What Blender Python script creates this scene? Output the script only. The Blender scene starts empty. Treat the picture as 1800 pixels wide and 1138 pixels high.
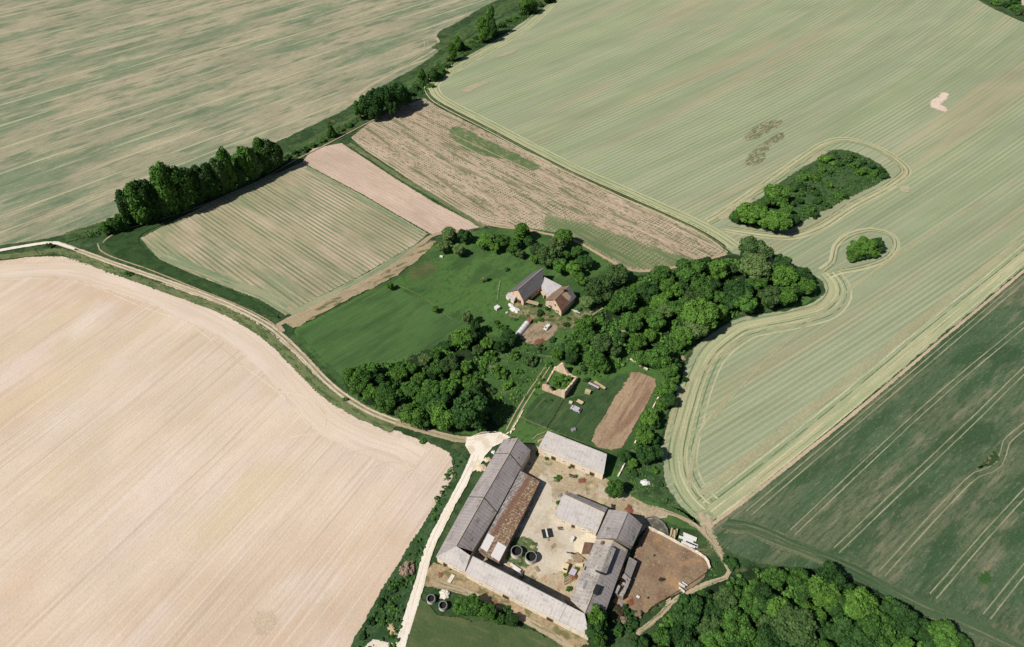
import bpy, bmesh, math, random
from mathutils import Vector, Matrix
from mathutils.geometry import tessellate_polygon
import numpy as np
rnd = random.Random(7)
SC = bpy.context.scene
COL = SC.collection
# ---------------------------------------------------------------- camera, sky, sun, exposure
F_PX, CAM_H = 1200.0, 200.0            # focal length in pixels of the 1800-wide photograph, camera height
PITCH = math.atan(1169 / F_PX)         # looking down 44 degrees
cam = bpy.data.cameras.new('camera'); camo = bpy.data.objects.new('camera', cam); COL.objects.link(camo)
camo.location = (0, 0, CAM_H); camo.rotation_euler = (math.pi / 2 - PITCH, 0, 0)
cam.sensor_width = 36; cam.lens = 36 * F_PX / 1800; cam.clip_end = 12000; cam.clip_start = 1
SC.camera = camo
SUN_EL, SUN_AZ = math.radians(47), math.radians(28)     # AZ: direction the shadows run, counter-clockwise from +X
world = bpy.data.worlds.new('World'); SC.world = world; world.use_nodes = True
wn = world.node_tree; sky = wn.nodes.new('ShaderNodeTexSky'); sky.sky_type = 'NISHITA'; sky.sun_disc = False
sky.sun_elevation = SUN_EL
sd = Vector((-math.cos(SUN_AZ), -math.sin(SUN_AZ), 0))   # horizontal direction towards the sun
sky.sun_rotation = math.atan2(sd.x, sd.y)
bg = wn.nodes['Background']; bg.inputs[1].default_value = 0.05
wn.links.new(sky.outputs[0], bg.inputs[0])
sl = bpy.data.lights.new('sun', 'SUN'); sl.energy = 4.8; sl.angle = math.radians(0.5); sl.color = (1, 0.955, 0.88)
so = bpy.data.objects.new('sun', sl); COL.objects.link(so)
dirv = Vector((math.cos(SUN_AZ) * math.cos(SUN_EL), math.sin(SUN_AZ) * math.cos(SUN_EL), -math.sin(SUN_EL)))
so.rotation_euler = dirv.to_track_quat('-Z', 'Y').to_euler(); so.location = (-100, 0, 300)
SC.view_settings.view_transform = 'Standard'; SC.view_settings.look = 'None'
SC.view_settings.gamma = 1; SC.view_settings.exposure = 0.32
ALB = 1 / 1.62       # sunlit-picture value -> surface albedo

# ---------------------------------------------------------------- helpers
cp, sp = math.cos(PITCH), math.sin(PITCH)
def W(x, y, z=0.0):
    """the point of height z that stands at pixel (x, y) of the 1800x1138 survey photo"""
    a, b = (x - 900) / F_PX, -(y - 569) / F_PX
    d = Vector((a, b * sp + cp, b * cp - sp))
    t = (z - CAM_H) / d.z
    return Vector((d.x * t, d.y * t, z))
def pxm(p):
    """pixels per metre at world point p"""
    depth = p.y * cp - (p.z - CAM_H) * sp
    return F_PX / depth
def lin(c):
    c /= 255.0
    return c / 12.92 if c <= 0.04045 else ((c + 0.055) / 1.055) ** 2.4
def K(r, g, b, k=None):
    k = ALB if k is None else k
    return (min(.9, lin(r) * k), min(.9, lin(g) * k), min(.9, lin(b) * k), 1)
def ang(p0, p1):
    d = W(*p1) - W(*p0); return math.atan2(d.y, d.x)

class NB:
    def __init__(s, name):
        s.m = bpy.data.materials.new(name); s.m.use_nodes = True; s.t = s.m.node_tree; s.t.nodes.clear()
        s.out = s.t.nodes.new('ShaderNodeOutputMaterial'); s.seed = (sum(map(ord, name)) * 7.13) % 300
    def n(s, k, **kw):
        o = s.t.nodes.new('ShaderNode' + k)
        for a, b in kw.items(): setattr(o, a, b)
        return o
    def l(s, a, b):
        if hasattr(a, 'is_output') or hasattr(a, 'links'): s.t.links.new(a, b)
        else: b.default_value = a
    def math(s, op, a, b=0.0, c=0.0, clamp=False):
        o = s.n('Math', operation=op, use_clamp=clamp)
        s.l(a, o.inputs[0]); s.l(b, o.inputs[1]); s.l(c, o.inputs[2]); return o.outputs[0]
    def sstep(s, v, lo, hi, amt=1.0):
        o = s.n('MapRange', interpolation_type='SMOOTHSTEP')
        s.l(v, o.inputs[0]); o.inputs[1].default_value = lo; o.inputs[2].default_value = hi
        o.inputs[3].default_value = 0 if lo < hi else 0; o.inputs[4].default_value = amt
        if lo > hi:
            o.inputs[1].default_value = hi; o.inputs[2].default_value = lo
            o.inputs[3].default_value = amt; o.inputs[4].default_value = 0
        return o.outputs[0]
    def coords(s, a=0.0, mode='rot', warp=None):
        tc = s.n('TexCoord')
        if mode == 'uv':
            sep = s.n('SeparateXYZ'); s.l(tc.outputs['UV'], sep.inputs[0]); s.u, s.v = sep.outputs[0], sep.outputs[1]
        else:
            sep = s.n('SeparateXYZ'); g = s.n('NewGeometry'); s.l(g.outputs['Position'] if mode == 'rot' else tc.outputs['Object'], sep.inputs[0])
            x, y = sep.outputs[0], sep.outputs[1]; s.z = sep.outputs[2]
            if warp:
                A, B, k = warp
                q = s.math('MULTIPLY', y, y); q = s.math('MULTIPLY', q, 0.5 * B)
                v = s.math('SUBTRACT', x, s.math('MULTIPLY', y, A)); v = s.math('SUBTRACT', v, q)
                s.v = s.math('MULTIPLY', v, k); s.u = y
            else:
                c, n_ = math.cos(a), math.sin(a)
                s.u = s.math('ADD', s.math('MULTIPLY', x, c), s.math('MULTIPLY', y, n_))
                s.v = s.math('SUBTRACT', s.math('MULTIPLY', y, c), s.math('MULTIPLY', x, n_))
    def noise(s, su, sv, detail=2.0, rough=0.5):
        s.seed += 13.7
        cb = s.n('CombineXYZ'); s.l(s.math('DIVIDE', s.u, su), cb.inputs[0]); s.l(s.math('DIVIDE', s.v, sv), cb.inputs[1]); cb.inputs[2].default_value = s.seed
        o = s.n('TexNoise'); o.inputs['Scale'].default_value = 1; o.inputs['Detail'].default_value = detail; o.inputs['Roughness'].default_value = rough
        s.l(cb.outputs[0], o.inputs['Vector']); return o.outputs['Fac']
    def wave(s, period, wob=0.0, axis='v', phase=0.0):
        v = s.v if axis == 'v' else s.u
        if wob: v = s.math('ADD', v, s.math('MULTIPLY', s.math('SUBTRACT', s.noise(40, 8, 2), .5), wob))
        o = s.math('SINE', s.math('ADD', s.math('MULTIPLY', v, 2 * math.pi / period), phase))
        return s.math('MULTIPLY_ADD', o, .5, .5)
    def mix(s, f, a, b, bt='MIX'):
        o = s.n('Mix', data_type='RGBA', blend_type=bt); s.l(f, o.inputs[0]); s.l(a, o.inputs[6]); s.l(b, o.inputs[7]); return o.outputs[2]
    def layers(s, base, L):
        c = base
        for l in L:
            k, col = l[0], l[1]
            if k == 'n':      # noise blotches: su, sv, lo, hi, amt, detail
                f = s.sstep(s.noise(l[2], l[3], l[7] if len(l) > 7 else 3.0), l[4], l[5], l[6])
            elif k == 'w':    # rows: period, lo, hi, amt, wobble [, breakup su, sv]
                f = s.sstep(s.wave(l[2], l[6] if len(l) > 6 else 0), l[3], l[4], l[5])
                if len(l) > 7:
                    f = s.math('MULTIPLY', f, s.sstep(s.noise(l[7], l[8], 2), .38, .6))
            elif k == 'd':    # dotted rows: period across, period along, lo, hi, amt
                f = s.math('MULTIPLY', s.sstep(s.wave(l[2]), .3, .8), s.sstep(s.wave(l[3], 0, 'u'), l[4], l[5], l[6]))
                f = s.math('MULTIPLY', f, s.sstep(s.noise(25, 8, 3), .42, .56))
            elif k == 'v':    # value of v between lo..hi (band)
                f = s.math('MULTIPLY', s.sstep(s.v, l[2] - l[4], l[2] + l[4]), s.sstep(s.v, l[3] + l[4], l[3] - l[4], l[5]))
            c = s.mix(f, c, col)
        return c
    def finish(s, col, rough=.9, alpha=None, bump=None, spec=.15, metal=0.0, transl=None):
        b = s.n('BsdfPrincipled'); s.l(col, b.inputs['Base Color']); b.inputs['Roughness'].default_value = rough
        b.inputs['Specular IOR Level'].default_value = spec; b.inputs['Metallic'].default_value = metal
        if bump:
            h, dist, st = bump; bn = s.n('Bump'); bn.inputs['Strength'].default_value = st; bn.inputs['Distance'].default_value = dist
            s.l(h, bn.inputs['Height']); s.l(bn.outputs[0], b.inputs['Normal'])
        sh = b.outputs[0]
        if transl:
            t = s.n('BsdfTranslucent'); s.l(col, t.inputs[0]); mx = s.n('MixShader'); mx.inputs[0].default_value = transl
            s.l(sh, mx.inputs[1]); s.l(t.outputs[0], mx.inputs[2]); sh = mx.outputs[0]
        if alpha is not None:
            t = s.n('BsdfTransparent'); mx = s.n('MixShader'); s.l(alpha, mx.inputs[0]); s.l(t.outputs[0], mx.inputs[1]); s.l(sh, mx.inputs[2]); sh = mx.outputs[0]
        s.l(sh, s.out.inputs[0]); return s.m

def ground_mat(name, base, L, a=0.0, warp=None, mode='rot', soft=True, fade=False, grain=.18, gs=.7, macro=.12):
    """soil / crop material: base colour, layers, fine grain; edge attribute breaks the border up into tufts"""
    b = NB(name); b.coords(a, mode, warp)
    c = b.layers(base, L)
    if mode == 'uv': b.coords(0, 'rot')
    g = b.noise(gs, gs, 3, .6); c = b.mix(1.0, c, b.math('MULTIPLY_ADD', g, 2 * grain * 2, 1 - 2 * grain), 'MULTIPLY')
    g2 = b.noise(28, 28, 4, .6); c = b.mix(1.0, c, b.math('MULTIPLY_ADD', g2, 2 * macro * 2, 1 - 2 * macro), 'MULTIPLY')
    al = None
    if soft:
        at = b.n('Attribute', attribute_name='edge')
        n1 = b.noise(1.3, 1.3, 4, .7)
        al = b.sstep(b.math('ADD', at.outputs['Fac'], b.math('MULTIPLY', b.math('SUBTRACT', b.noise(.9, .9, 5, .8), .5), 2.6)), .46, .54) if fade else b.sstep(b.math('ADD', at.outputs['Fac'], b.math('MULTIPLY', b.math('SUBTRACT', n1, .5), 1.6)), .44, .50)
    bump = (g, .25, .35)
    return b.finish(c, alpha=al, bump=bump)

ZL = [0.0]
def nextz():
    ZL[0] += 0.0035; return ZL[0]
def catmull(P, closed, step):
    n = len(P); out = []
    segs = n if closed else n - 1
    for i in range(segs):
        if closed: p0, p1, p2, p3 = P[i - 1], P[i], P[(i + 1) % n], P[(i + 2) % n]
        else: p0, p1, p2, p3 = P[max(i - 1, 0)], P[i], P[i + 1], P[min(i + 2, n - 1)]
        L = (p2 - p1).length; k = max(1, int(L / step))
        # centripetal-ish: limit tangents so long/short neighbours do not overshoot
        t1 = (p2 - p0) * .5; t2 = (p3 - p1) * .5
        if t1.length > L: t1 = t1.normalized() * L
        if t2.length > L: t2 = t2.normalized() * L
        for j in range(k):
            t = j / k; t_2, t_3 = t * t, t * t * t
            out.append(p1 * (2 * t_3 - 3 * t_2 + 1) + t1 * (t_3 - 2 * t_2 + t) + p2 * (-2 * t_3 + 3 * t_2) + t2 * (t_3 - t_2))
    if not closed: out.append(P[-1].copy())
    return out
def mesh_obj(name, verts, faces, mat, parent=None, uv=None, edge=None, smooth=False):
    me = bpy.data.meshes.new(name); me.from_pydata([tuple(v) for v in verts], [], faces)
    for m in (mat if isinstance(mat, (list, tuple)) else [mat]): me.materials.append(m)
    if uv is not None:
        l = me.uv_layers.new(name='UVMap')
        for lp in me.loops: l.data[lp.index].uv = uv[lp.vertex_index]
    if edge is not None:
        a = me.attributes.new('edge', 'FLOAT', 'POINT'); a.data.foreach_set('value', edge)
    if smooth: me.shade_smooth()
    me.update(); o = bpy.data.objects.new(name, me); COL.objects.link(o)
    if parent is not None: o.parent = parent
    return o
def tag(o, label, cat=None, group=None, kind=None):
    o['label'] = label
    if cat: o['category'] = cat
    if group: o['group'] = group
    if kind: o['kind'] = kind
    return o
def patch(name, px, mat, soft=1.2, smooth=True, step=3.0, jit=.3, label=None, kind='structure', cap=.3):
    P = [W(*p) for p in px]
    area = sum(P[i - 1].x * P[i].y - P[i].x * P[i - 1].y for i in range(len(P)))
    if area < 0: P.reverse()
    C = catmull(P, True, step) if smooth else P
    n = len(C); z = nextz(); r = random.Random(name); A_ = abs(area) / 2; soft = min(soft, math.sqrt(A_) * cap)
    inn, outp = [], []
    for i in range(n):
        t = (C[(i + 1) % n] - C[i - 1]); t.z = 0; t.normalize(); nr = Vector((t.y, -t.x, 0))
        j = r.uniform(-jit, jit)
        inn.append(C[i] + nr * (j - soft * .5)); outp.append(C[i] + nr * (j + soft * .5))
    if cap >= 1:      # small soft-edged stain: fades from near its middle to its rim
        cc = sum(C, Vector()) / n; inn = [cc + (p - cc) * .15 for p in C]; outp = [cc + (p - cc) * 1.3 for p in C]
    tris = tessellate_polygon([[Vector((p.x, p.y, 0)) for p in inn]])
    V = [Vector((p.x, p.y, z)) for p in inn + outp]
    Fc = [tuple(t) for t in tris] + [(i, n + i, n + (i + 1) % n, (i + 1) % n) for i in range(n)]
    bmx = bmesh.new(); vs = [bmx.verts.new(v) for v in V]
    for f in Fc:
        try: fc = bmx.faces.new([vs[k] for k in f])
        except ValueError: pass
    bmesh.ops.recalc_face_normals(bmx, faces=bmx.faces)
    for f in bmx.faces:
        f.normal_update()
        if f.normal.z < 0: f.normal_flip()
    me = bpy.data.meshes.new(name); bmx.to_mesh(me); bmx.free(); me.materials.append(mat)
    a = me.attributes.new('edge', 'FLOAT', 'POINT'); a.data.foreach_set('value', [1.0] * n + [0.0] * n)
    o = bpy.data.objects.new(name, me); COL.objects.link(o); o['kind'] = kind
    if label: o['label'] = label
    return o
def ribbons(name, curves, mat, label=None, kind='structure', step=3.0, soft=.35):
    """curves: list of (pixel polyline, width in m, lateral offset in m); strips with u along and v across"""
    V, Fc, UV, E = [], [], [], []
    z = nextz(); rr = random.Random(name)
    for px, w, off in curves:
        z += .0015; ZL[0] = z
        C = catmull([W(*p) for p in px], False, step); n = len(C); d = 0
        s = min(soft, w * .4)
        for i in range(n):
            t = C[min(i + 1, n - 1)] - C[max(i - 1, 0)]; t.z = 0; t.normalize(); nr = Vector((-t.y, t.x, 0))
            if i: d += (C[i] - C[i - 1]).length
            ww = w * (1 + rr.uniform(-.08, .08)); endf = 1.0
            if i == 0 or i == n - 1: endf = 0.0
            for k, (q, e) in enumerate(((-.5, 0), (-.5 + s / w, 1), (.5 - s / w, 1), (.5, 0))):
                p = C[i] + nr * (off + q * ww); V.append(Vector((p.x, p.y, z))); UV.append((d, off + q * w)); E.append(e * endf)
            if i:
                b = len(V) - 8
                for k in range(3): Fc.append((b + k, b + 4 + k, b + 5 + k, b + 1 + k))
    o = mesh_obj(name, V, Fc, mat, uv=UV, edge=E); o['kind'] = kind
    if label: o['label'] = label
    return o
AN_ = math.radians(-26.6)
# ---------------------------------------------------------------- ground, fields, tracks
GR = K(78, 100, 62)
G = {}
G['rough'] = ground_mat('rough_grass', K(74, 98, 58), [('n', K(50, 78, 42), 9, 9, .42, .6, .8), ('n', K(120, 118, 84), 6, 6, .56, .72, .6), ('n', K(40, 66, 36), 2.2, 2.2, .5, .66, .7)], soft=False, grain=.3)
gd = mesh_obj('ground', [(-4000, -1500, 0), (4000, -1500, 0), (4000, 6500, 0), (-4000, 6500, 0)], [(0, 1, 2, 3)], G['rough']); gd['kind'] = 'structure'
gd['label'] = 'rough grass land under the fields'

# field 1: mottled early crop, top left
a1 = ang((185, 140), (402, 75))
m = ground_mat('mottled_crop', K(172, 166, 138), [
    ('n', K(192, 178, 150), 90, 30, .42, .62, .75, 5), ('n', K(124, 142, 110), 70, 20, .45, .62, .85, 6),
    ('n', K(108, 130, 100), 24, 6, .5, .66, .8, 6), ('n', K(200, 186, 160), 18, 4, .53, .7, .6, 6), ('n', K(126, 142, 112), 6, 2.4, .52, .7, .5, 5), ('n', K(196, 184, 158), 4, 1.2, .56, .7, .4, 5),
    ('n', K(196, 182, 152), 80, 1.6, .54, .72, .4), ('n', K(112, 134, 100), 14, .8, .55, .7, .45),
    ('w', K(204, 196, 160), 14.5, .90, 1.0, .75, 3, 60, 5), ('w', K(120, 132, 102), 2.4, .6, 1.0, .35, 1)], a=a1, grain=.16)
patch('mottled_field', [(-260, -90), (960, -90), (925, -12), (870, 2), (806, 38), (768, 60), (776, 84), (735, 116), (690, 141), (640, 172), (600, 196), (540, 224), (480, 252), (400, 276), (300, 325), (230, 372), (190, 388), (140, 405), (80, 419), (0, 432), (-260, 460)], m, jit=.5, label='large mottled green and beige crop field in the top left corner')
mt = ground_mat('field_track_lines', K(196, 178, 148), [('n', K(150, 158, 120), 8, 2, .5, .62, .7)], a=a1)
ribbons('tractor_tracks', [([(560, 212), (640, 160), (700, 122), (738, 96), (752, 80), (748, 62)], .7, 0), ([(560, 212), (640, 160), (700, 122), (738, 96), (752, 80), (748, 62)], .7, 2.4), ([(575, 196), (650, 148), (705, 118), (766, 82), (762, 66)], 2.2, -2)], mt, label='wheel marks curving round the corner of the mottled field')

# field 2: bare pale field, bottom left
th2 = math.atan2(1675, 950)
m = ground_mat('bare_soil', K(236, 215, 192), [
    ('n', K(224, 197, 170), 90, 45, .42, .64, .95), ('n', K(243, 227, 210), 50, 30, .54, .7, .8, 5), ('n', K(236, 216, 200), 40, 25, .5, .64, .8), ('n', K(226, 206, 172), 60, 22, .5, .66, .7),
    ('n', K(216, 193, 170), 60, 1.3, .52, .66, .5), ('n', K(244, 229, 212), 70, .9, .52, .66, .5), ('n', K(216, 194, 174), 24, .7, .54, .7, .35), ('n', K(218, 196, 174), 2.0, 1.0, .56, .7, .4),
    ('w', K(218, 195, 172), 1.5, .55, 1.0, .3, 1.2, 60, 4), ('w', K(206, 182, 158), 13, .97, 1, .35, 6, 30, 5)], a=th2, grain=.07, macro=.08)
patch('bare_field', [(-420, 480), (-100, 464), (0, 459), (60, 452), (130, 454), (200, 470), (240, 488), (300, 503), (360, 522), (420, 548), (472, 582), (524, 623), (565, 663), (602, 707), (640, 738), (700, 758), (740, 776), (778, 788), (795, 808), (796, 838), (776, 872), (742, 925), (712, 970), (680, 1022), (652, 1070), (625, 1122), (600, 1170), (560, 1260), (-420, 1260)], m, jit=.35, label='wide bare pale field filling the bottom left corner')
mh = ground_mat('bare_headland', K(234, 214, 193), [('n', K(240, 222, 204), 30, 6, .45, .62, .8), ('n', K(220, 196, 172), 50, 1.8, .5, .68, .5), ('n', K(240, 222, 204), 50, 1.0, .52, .7, .4),
    ('w', K(216, 192, 168), 1.9, .6, 1, .25, 1.0, 40, 5)], mode='uv', grain=.07, macro=.08)
hl = [(-120, 482), (0, 478), (120, 474), (200, 494), (300, 530), (400, 578), (470, 630), (530, 690), (575, 740), (640, 775), (700, 795), (738, 815)]
ribbons('bare_headland', [(hl, 14, 0)], mh, soft=3.0, label='headland of the bare field turned along its curved edge')
me_ = ground_mat('pale_ridge', K(240, 222, 198), [('n', K(214, 186, 160), 10, 2, .5, .65, .8)], mode='uv')
ribbons('plough_marks', [([(-40, 500), (60, 490), (150, 500), (250, 540), (330, 570), (400, 620), (430, 645), (500, 700), (560, 770)], .6, 0), ([(430, 720), (480, 690), (540, 700), (575, 735), (560, 760), (500, 770)], .8, 0), ([(600, 800), (650, 790), (700, 800), (740, 850)], .6, 0), ([(640, 830), (690, 812), (750, 838), (770, 850)], .5, 0)], me_, label='pale curved turning marks in the bare field')
md = ground_mat('damp_soil', K(214, 194, 168), [('n', K(200, 182, 154), 3, 3, .48, .66, .7)], fade=True)
patch('damp_patch', [(440, 1095), (452, 1075), (478, 1072), (492, 1090), (478, 1115), (455, 1120)], md, cap=1.2, soft=8, jit=.8, label='small damp stain in the bare field')

# field 3: striped field
a3 = ang((540, 292), (752, 412))
m = ground_mat('striped_crop', K(184, 172, 140), [
    ('n', K(208, 188, 162), 30, 22, .46, .64, .8), ('n', K(150, 158, 120), 34, 20, .48, .66, .75),
    ('w', K(112, 128, 92), 2.1, .35, .85, .8, .5, 40, 6), ('w', K(124, 136, 102), 2.1, .5, .9, .35, .3), ('n', K(126, 140, 104), 30, .9, .5, .66, .5), ('n', K(206, 190, 160), 30, .8, .54, .68, .5)], a=a3, grain=.15)
patch('striped_field', [(246, 419), (395, 344), (530, 287), (640, 345), (752, 411), (735, 426), (640, 482), (560, 522), (502, 554), (455, 526), (380, 498), (330, 479), (280, 456)], m, smooth=False, jit=.25, label='striped field of green rows and pale soil beside the tree row')
mg = ground_mat('green_edge', K(140, 154, 118), [('n', K(176, 174, 138), 20, 1.0, .46, .6, .8), ('n', K(104, 124, 88), 12, 1, .55, .7, .6)], mode='uv')
ribbons('crop_headland', [([(300, 392), (395, 347), (460, 317), (533, 287)], 2.4, -2.0), ([(735, 426), (640, 482), (560, 522), (504, 551)], 5, 2.2), ([(280, 452), (330, 474), (380, 494), (455, 522), (498, 548)], 6, 2.0), ([(540, 293), (640, 348), (745, 410)], 3.5, -1.0)], mg, label='greener turning strips round the striped field', soft=1.2)

# field 4: pink bare strip
m = ground_mat('pink_soil', K(214, 188, 168), [('n', K(222, 198, 180), 20, 6, .45, .62, .8), ('w', K(196, 172, 148), 2.1, .4, 1, .35, .6), ('n', K(184, 172, 140), 9, 1.2, .54, .68, .55)], a=a3, grain=.12)
patch('pink_strip', [(531, 286), (548, 262), (600, 252), (640, 278), (700, 318), (765, 357), (846, 400), (815, 404), (760, 413), (700, 378), (640, 344)], m, smooth=False, jit=.3, label='bare pink strip between the striped field and the grass balk')

# field 5: vegetable strips
a5 = ang((640, 260), (860, 392))
m = ground_mat('vegetable_rows', K(194, 172, 146), [
    ('n', K(206, 184, 160), 40, 8, .45, .6, .8),
    ('d', K(98, 116, 76), 1.5, 1.9, .3, .8, .85), ('n', K(116, 122, 86), 26, 3.0, .53, .66, .75), ('n', K(104, 116, 80), 2.6, .8, .52, .62, .75), ('n', K(212, 190, 166), 60, 1.3, .56, .68, .7)], a=a5, grain=.22)
patch('vegetable_field', [(618, 242), (650, 216), (700, 190), (746, 173), (780, 194), (900, 254), (1000, 300), (1100, 349), (1200, 391), (1262, 425), (1280, 445), (1240, 458), (1195, 466), (1120, 478), (1080, 466), (1030, 438), (980, 412), (900, 402), (848, 396), (740, 330), (662, 276), (628, 254)], m, smooth=False, jit=.3, label='brown field of dotted vegetable rows running down to the wood')
m = ground_mat('green_rows', K(112, 130, 88), [('d', K(176, 164, 130), 1.6, 2.0, .25, .7, .8), ('n', K(150, 148, 112), 14, 2, .5, .64, .7)], a=a5, grain=.25, fade=True)
patch('row_crop', [(960, 380), (1030, 392), (1100, 418), (1180, 446), (1215, 462), (1120, 474), (1075, 456), (1010, 424), (960, 400)], m, soft=6, jit=1.2, cap=.5, label='greener rows at the lower end of the vegetable field')
m = ground_mat('dark_green_plot', K(98, 122, 76), [('n', K(120, 132, 90), 8, 2, .45, .62, .7), ('n', K(160, 148, 116), 4, 1.4, .52, .66, .8)], a=a5, grain=.2, fade=True)
patch('green_plot', [(790, 232), (806, 222), (880, 258), (950, 292), (935, 300), (890, 282), (836, 270), (800, 250)], m, soft=3.4, jit=.9, cap=.5, label='dark green plot inside the vegetable field')
m = ground_mat('balk_grass', K(112, 126, 84), [('n', K(150, 142, 104), 10, 2, .5, .64, .8), ('n', K(84, 104, 62), 4, 2, .52, .66, .7)], mode='uv', grain=.25)
ribbons('grass_balk', [([(612, 252), (660, 283), (700, 310), (765, 347), (800, 368), (852, 402)], 4.2, 0)], m, soft=1.5, label='narrow grass balk between the pink strip and the vegetable field')
m = ground_mat('row_line', K(214, 194, 170), [('n', K(160, 150, 116), 6, .6, .5, .62, .7)], mode='uv')
ribbons('pale_rows', [([(640, 262), (740, 326), (840, 386), (900, 398)], 1.0, q) for q in (0, 2.0, 4.0)] + [([(700, 200), (860, 280), (1010, 352), (1180, 430)], .8, 0), ([(705, 194), (880, 276), (1050, 352), (1230, 430)], .6, 0)], m, label='pale unplanted rows in the vegetable field')

# field 6: big pale green field
def ctn(vx): return (vx - 900) / 1675.0
y1, y2 = W(1370, 670).y, W(1600, 60).y
c1, c2 = ctn(3418), ctn(2600)
Bq = (c2 - c1) / (y2 - y1); Aq = c1 - Bq * y1
m = ground_mat('hay_crop', K(163, 171, 139), [
    ('n', K(184, 172, 138), 150, 20, .5, .66, .65), ('n', K(158, 172, 130), 120, 20, .46, .62, .7),
    ('n', K(148, 160, 122), 90, 6, .5, .66, .6), ('w', K(192, 194, 156), 2.7, .5, .95, .6, .5, 120, 12), ('w', K(138, 150, 114), 2.7, .5, 0.05, .4, .5, 70, 9),
    ('n', K(196, 186, 150), 70, 1.2, .55, .7, .6), ('n', K(146, 160, 120), 60, 1.0, .55, .7, .5)], warp=(Aq, Bq, .68), grain=.11, macro=.08)
patch('pale_green_field', [(1030, -90), (975, 4), (912, 44), (880, 68), (830, 96), (790, 120), (762, 138), (752, 153), (768, 176), (860, 224), (1000, 297), (1120, 350), (1220, 395), (1264, 420), (1284, 444), (1330, 470), (1420, 480), (1446, 496), (1450, 512), (1430, 532), (1380, 547), (1300, 560), (1262, 580), (1226, 606), (1204, 650), (1182, 716), (1164, 790), (1166, 842), (1190, 884), (1222, 914), (1238, 930), (1252, 914), (1310, 872), (1400, 800), (1500, 720), (1650, 595), (1800, 470), (2000, 300), (2200, 120), (2200, 40), (1900, 76), (1800, 40), (1715, -2), (1600, -90)], m, jit=.4, label='huge pale green mown field with fine parallel rows')
mh = ground_mat('hay_headland', K(178, 184, 142), [('n', K(200, 190, 152), 50, 3, .46, .62, .85), ('w', K(196, 196, 154), 2.6, .4, .9, .6, .4), ('n', K(134, 152, 110), 40, .8, .54, .68, .75), ('n', K(192, 168, 128), 40, 2, .6, .7, .7)], mode='uv', grain=.12)
west = [(1000, -20), (935, 42), (890, 72), (842, 100), (800, 124), (772, 142), (764, 154), (778, 174), (866, 220), (1004, 292), (1122, 345), (1222, 390), (1266, 414), (1300, 438)]
south = [(1440, 478), (1456, 497), (1458, 515), (1438, 537), (1386, 552), (1304, 568), (1270, 588), (1238, 616), (1216, 658), (1196, 720), (1180, 790), (1184, 838), (1206, 880), (1234, 908)]
se = [(1250, 908), (1310, 862), (1400, 790), (1500, 708), (1650, 580), (1800, 456), (1920, 350)]
cop = [(1240, 392), (1262, 380), (1330, 335), (1400, 285), (1450, 253), (1490, 246), (1545, 262), (1588, 292), (1592, 306), (1560, 330), (1500, 362), (1440, 400), (1390, 416), (1330, 412), (1270, 402)]
cop2 = [(1440, 478), (1462, 460), (1470, 432), (1495, 412), (1535, 404), (1568, 414), (1576, 432), (1560, 455), (1520, 470), (1470, 480), (1450, 490)]
ribbons('field_headland', [(west, 7.5, 0), (south, 8, 2), (se, 7, 1)], mh, soft=2.2, label='headland strips mown along the border of the pale green field')
mh2 = ground_mat('headland_lane', K(188, 184, 144), [('n', K(206, 192, 158), 40, 2, .46, .62, .85), ('n', K(150, 164, 120), 40, 1.0, .52, .66, .75), ('n', K(198, 172, 132), 30, 1.4, .6, .7, .6)], mode='uv', grain=.12)
ribbons('copse_headland', [(cop, 5.5, 0), (cop2, 3.6, 0)], mh2, soft=1.6, label='mown strips looping round the two copses')
md = ground_mat('dark_wheel_line', K(112, 134, 92), [('n', K(170, 176, 134), 7, 3, .52, .62, .9)], mode='uv', grain=.2)
dl = []
for c, offs in ((west, (-5.2, -1.2, 1.4)), (south, (4.2, 7.0, -0.8)), (se, (3.4, 6.8)), (cop, (-1.2, 1.2, -2.8)), (cop2, (0, -1.6))):
    for q in offs: dl.append((c, .55, q))
ribbons('wheel_lines', dl, md, soft=.12, label='thin dark wheel lines following the edges of the pale green field')
ml = ground_mat('pale_swath', K(206, 202, 162), [('n', K(176, 180, 138), 12, .8, .46, .62, .8)], mode='uv')
sw = [(c, .9, q) for c, q in ((west, 2.6), (west, -3.4), (west, -6.6), (south, 2.6), (south, 5.4), (south, 9), (se, 1.2), (se, -1.6), (se, 5), (cop, 2.3), (cop, .3), (cop2, 1.3))]
ribbons('pale_swaths', sw, ml, soft=.2, label='pale swaths of cut hay along the field edges')
mr = ground_mat('tan_strip', K(182, 172, 136), [('n', K(168, 174, 138), 30, .7, .44, .56, .9), ('n', K(196, 190, 152), 40, .5, .54, .66, .7)], mode='uv')
ribbons('tan_strips', [([(1180, 790), (1210, 700), (1270, 640), (1330, 600), (1420, 575), (1500, 540)], 1.6, 3), ([(1240, 880), (1400, 752), (1600, 590), (1800, 428)], 4.5, 2), ([(1210, 860), (1230, 760), (1290, 690)], 2.4, 0), ([(1790, 320), (1650, 400), (1480, 520), (1340, 640), (1250, 740)], 2.0, 0)], mr, soft=1.4, label='tan dried strips in the lower part of the pale green field')
mb = ground_mat('bare_border', K(206, 184, 156), [('n', K(180, 176, 138), 12, 1, .52, .66, .8)], mode='uv')
ribbons('bare_border_strip', [([(1246, 926), (1310, 880), (1400, 808), (1500, 728), (1650, 602), (1800, 476), (1950, 345)], 1.7, 0)], mb, soft=.5, label='bare earth line between the pale and the dark green field')
mb = ground_mat('bare_spots', K(240, 216, 198), [('n', K(190, 182, 150), 2.5, .8, .56, .66, .8)], fade=True)
patch('bare_patch', [(1636, 190), (1640, 176), (1658, 162), (1668, 164), (1660, 178), (1654, 184), (1664, 190), (1660, 197), (1648, 194)], mb, soft=2.4, jit=.8, cap=.6, label='bright bare patch in the right of the pale green field')
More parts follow.
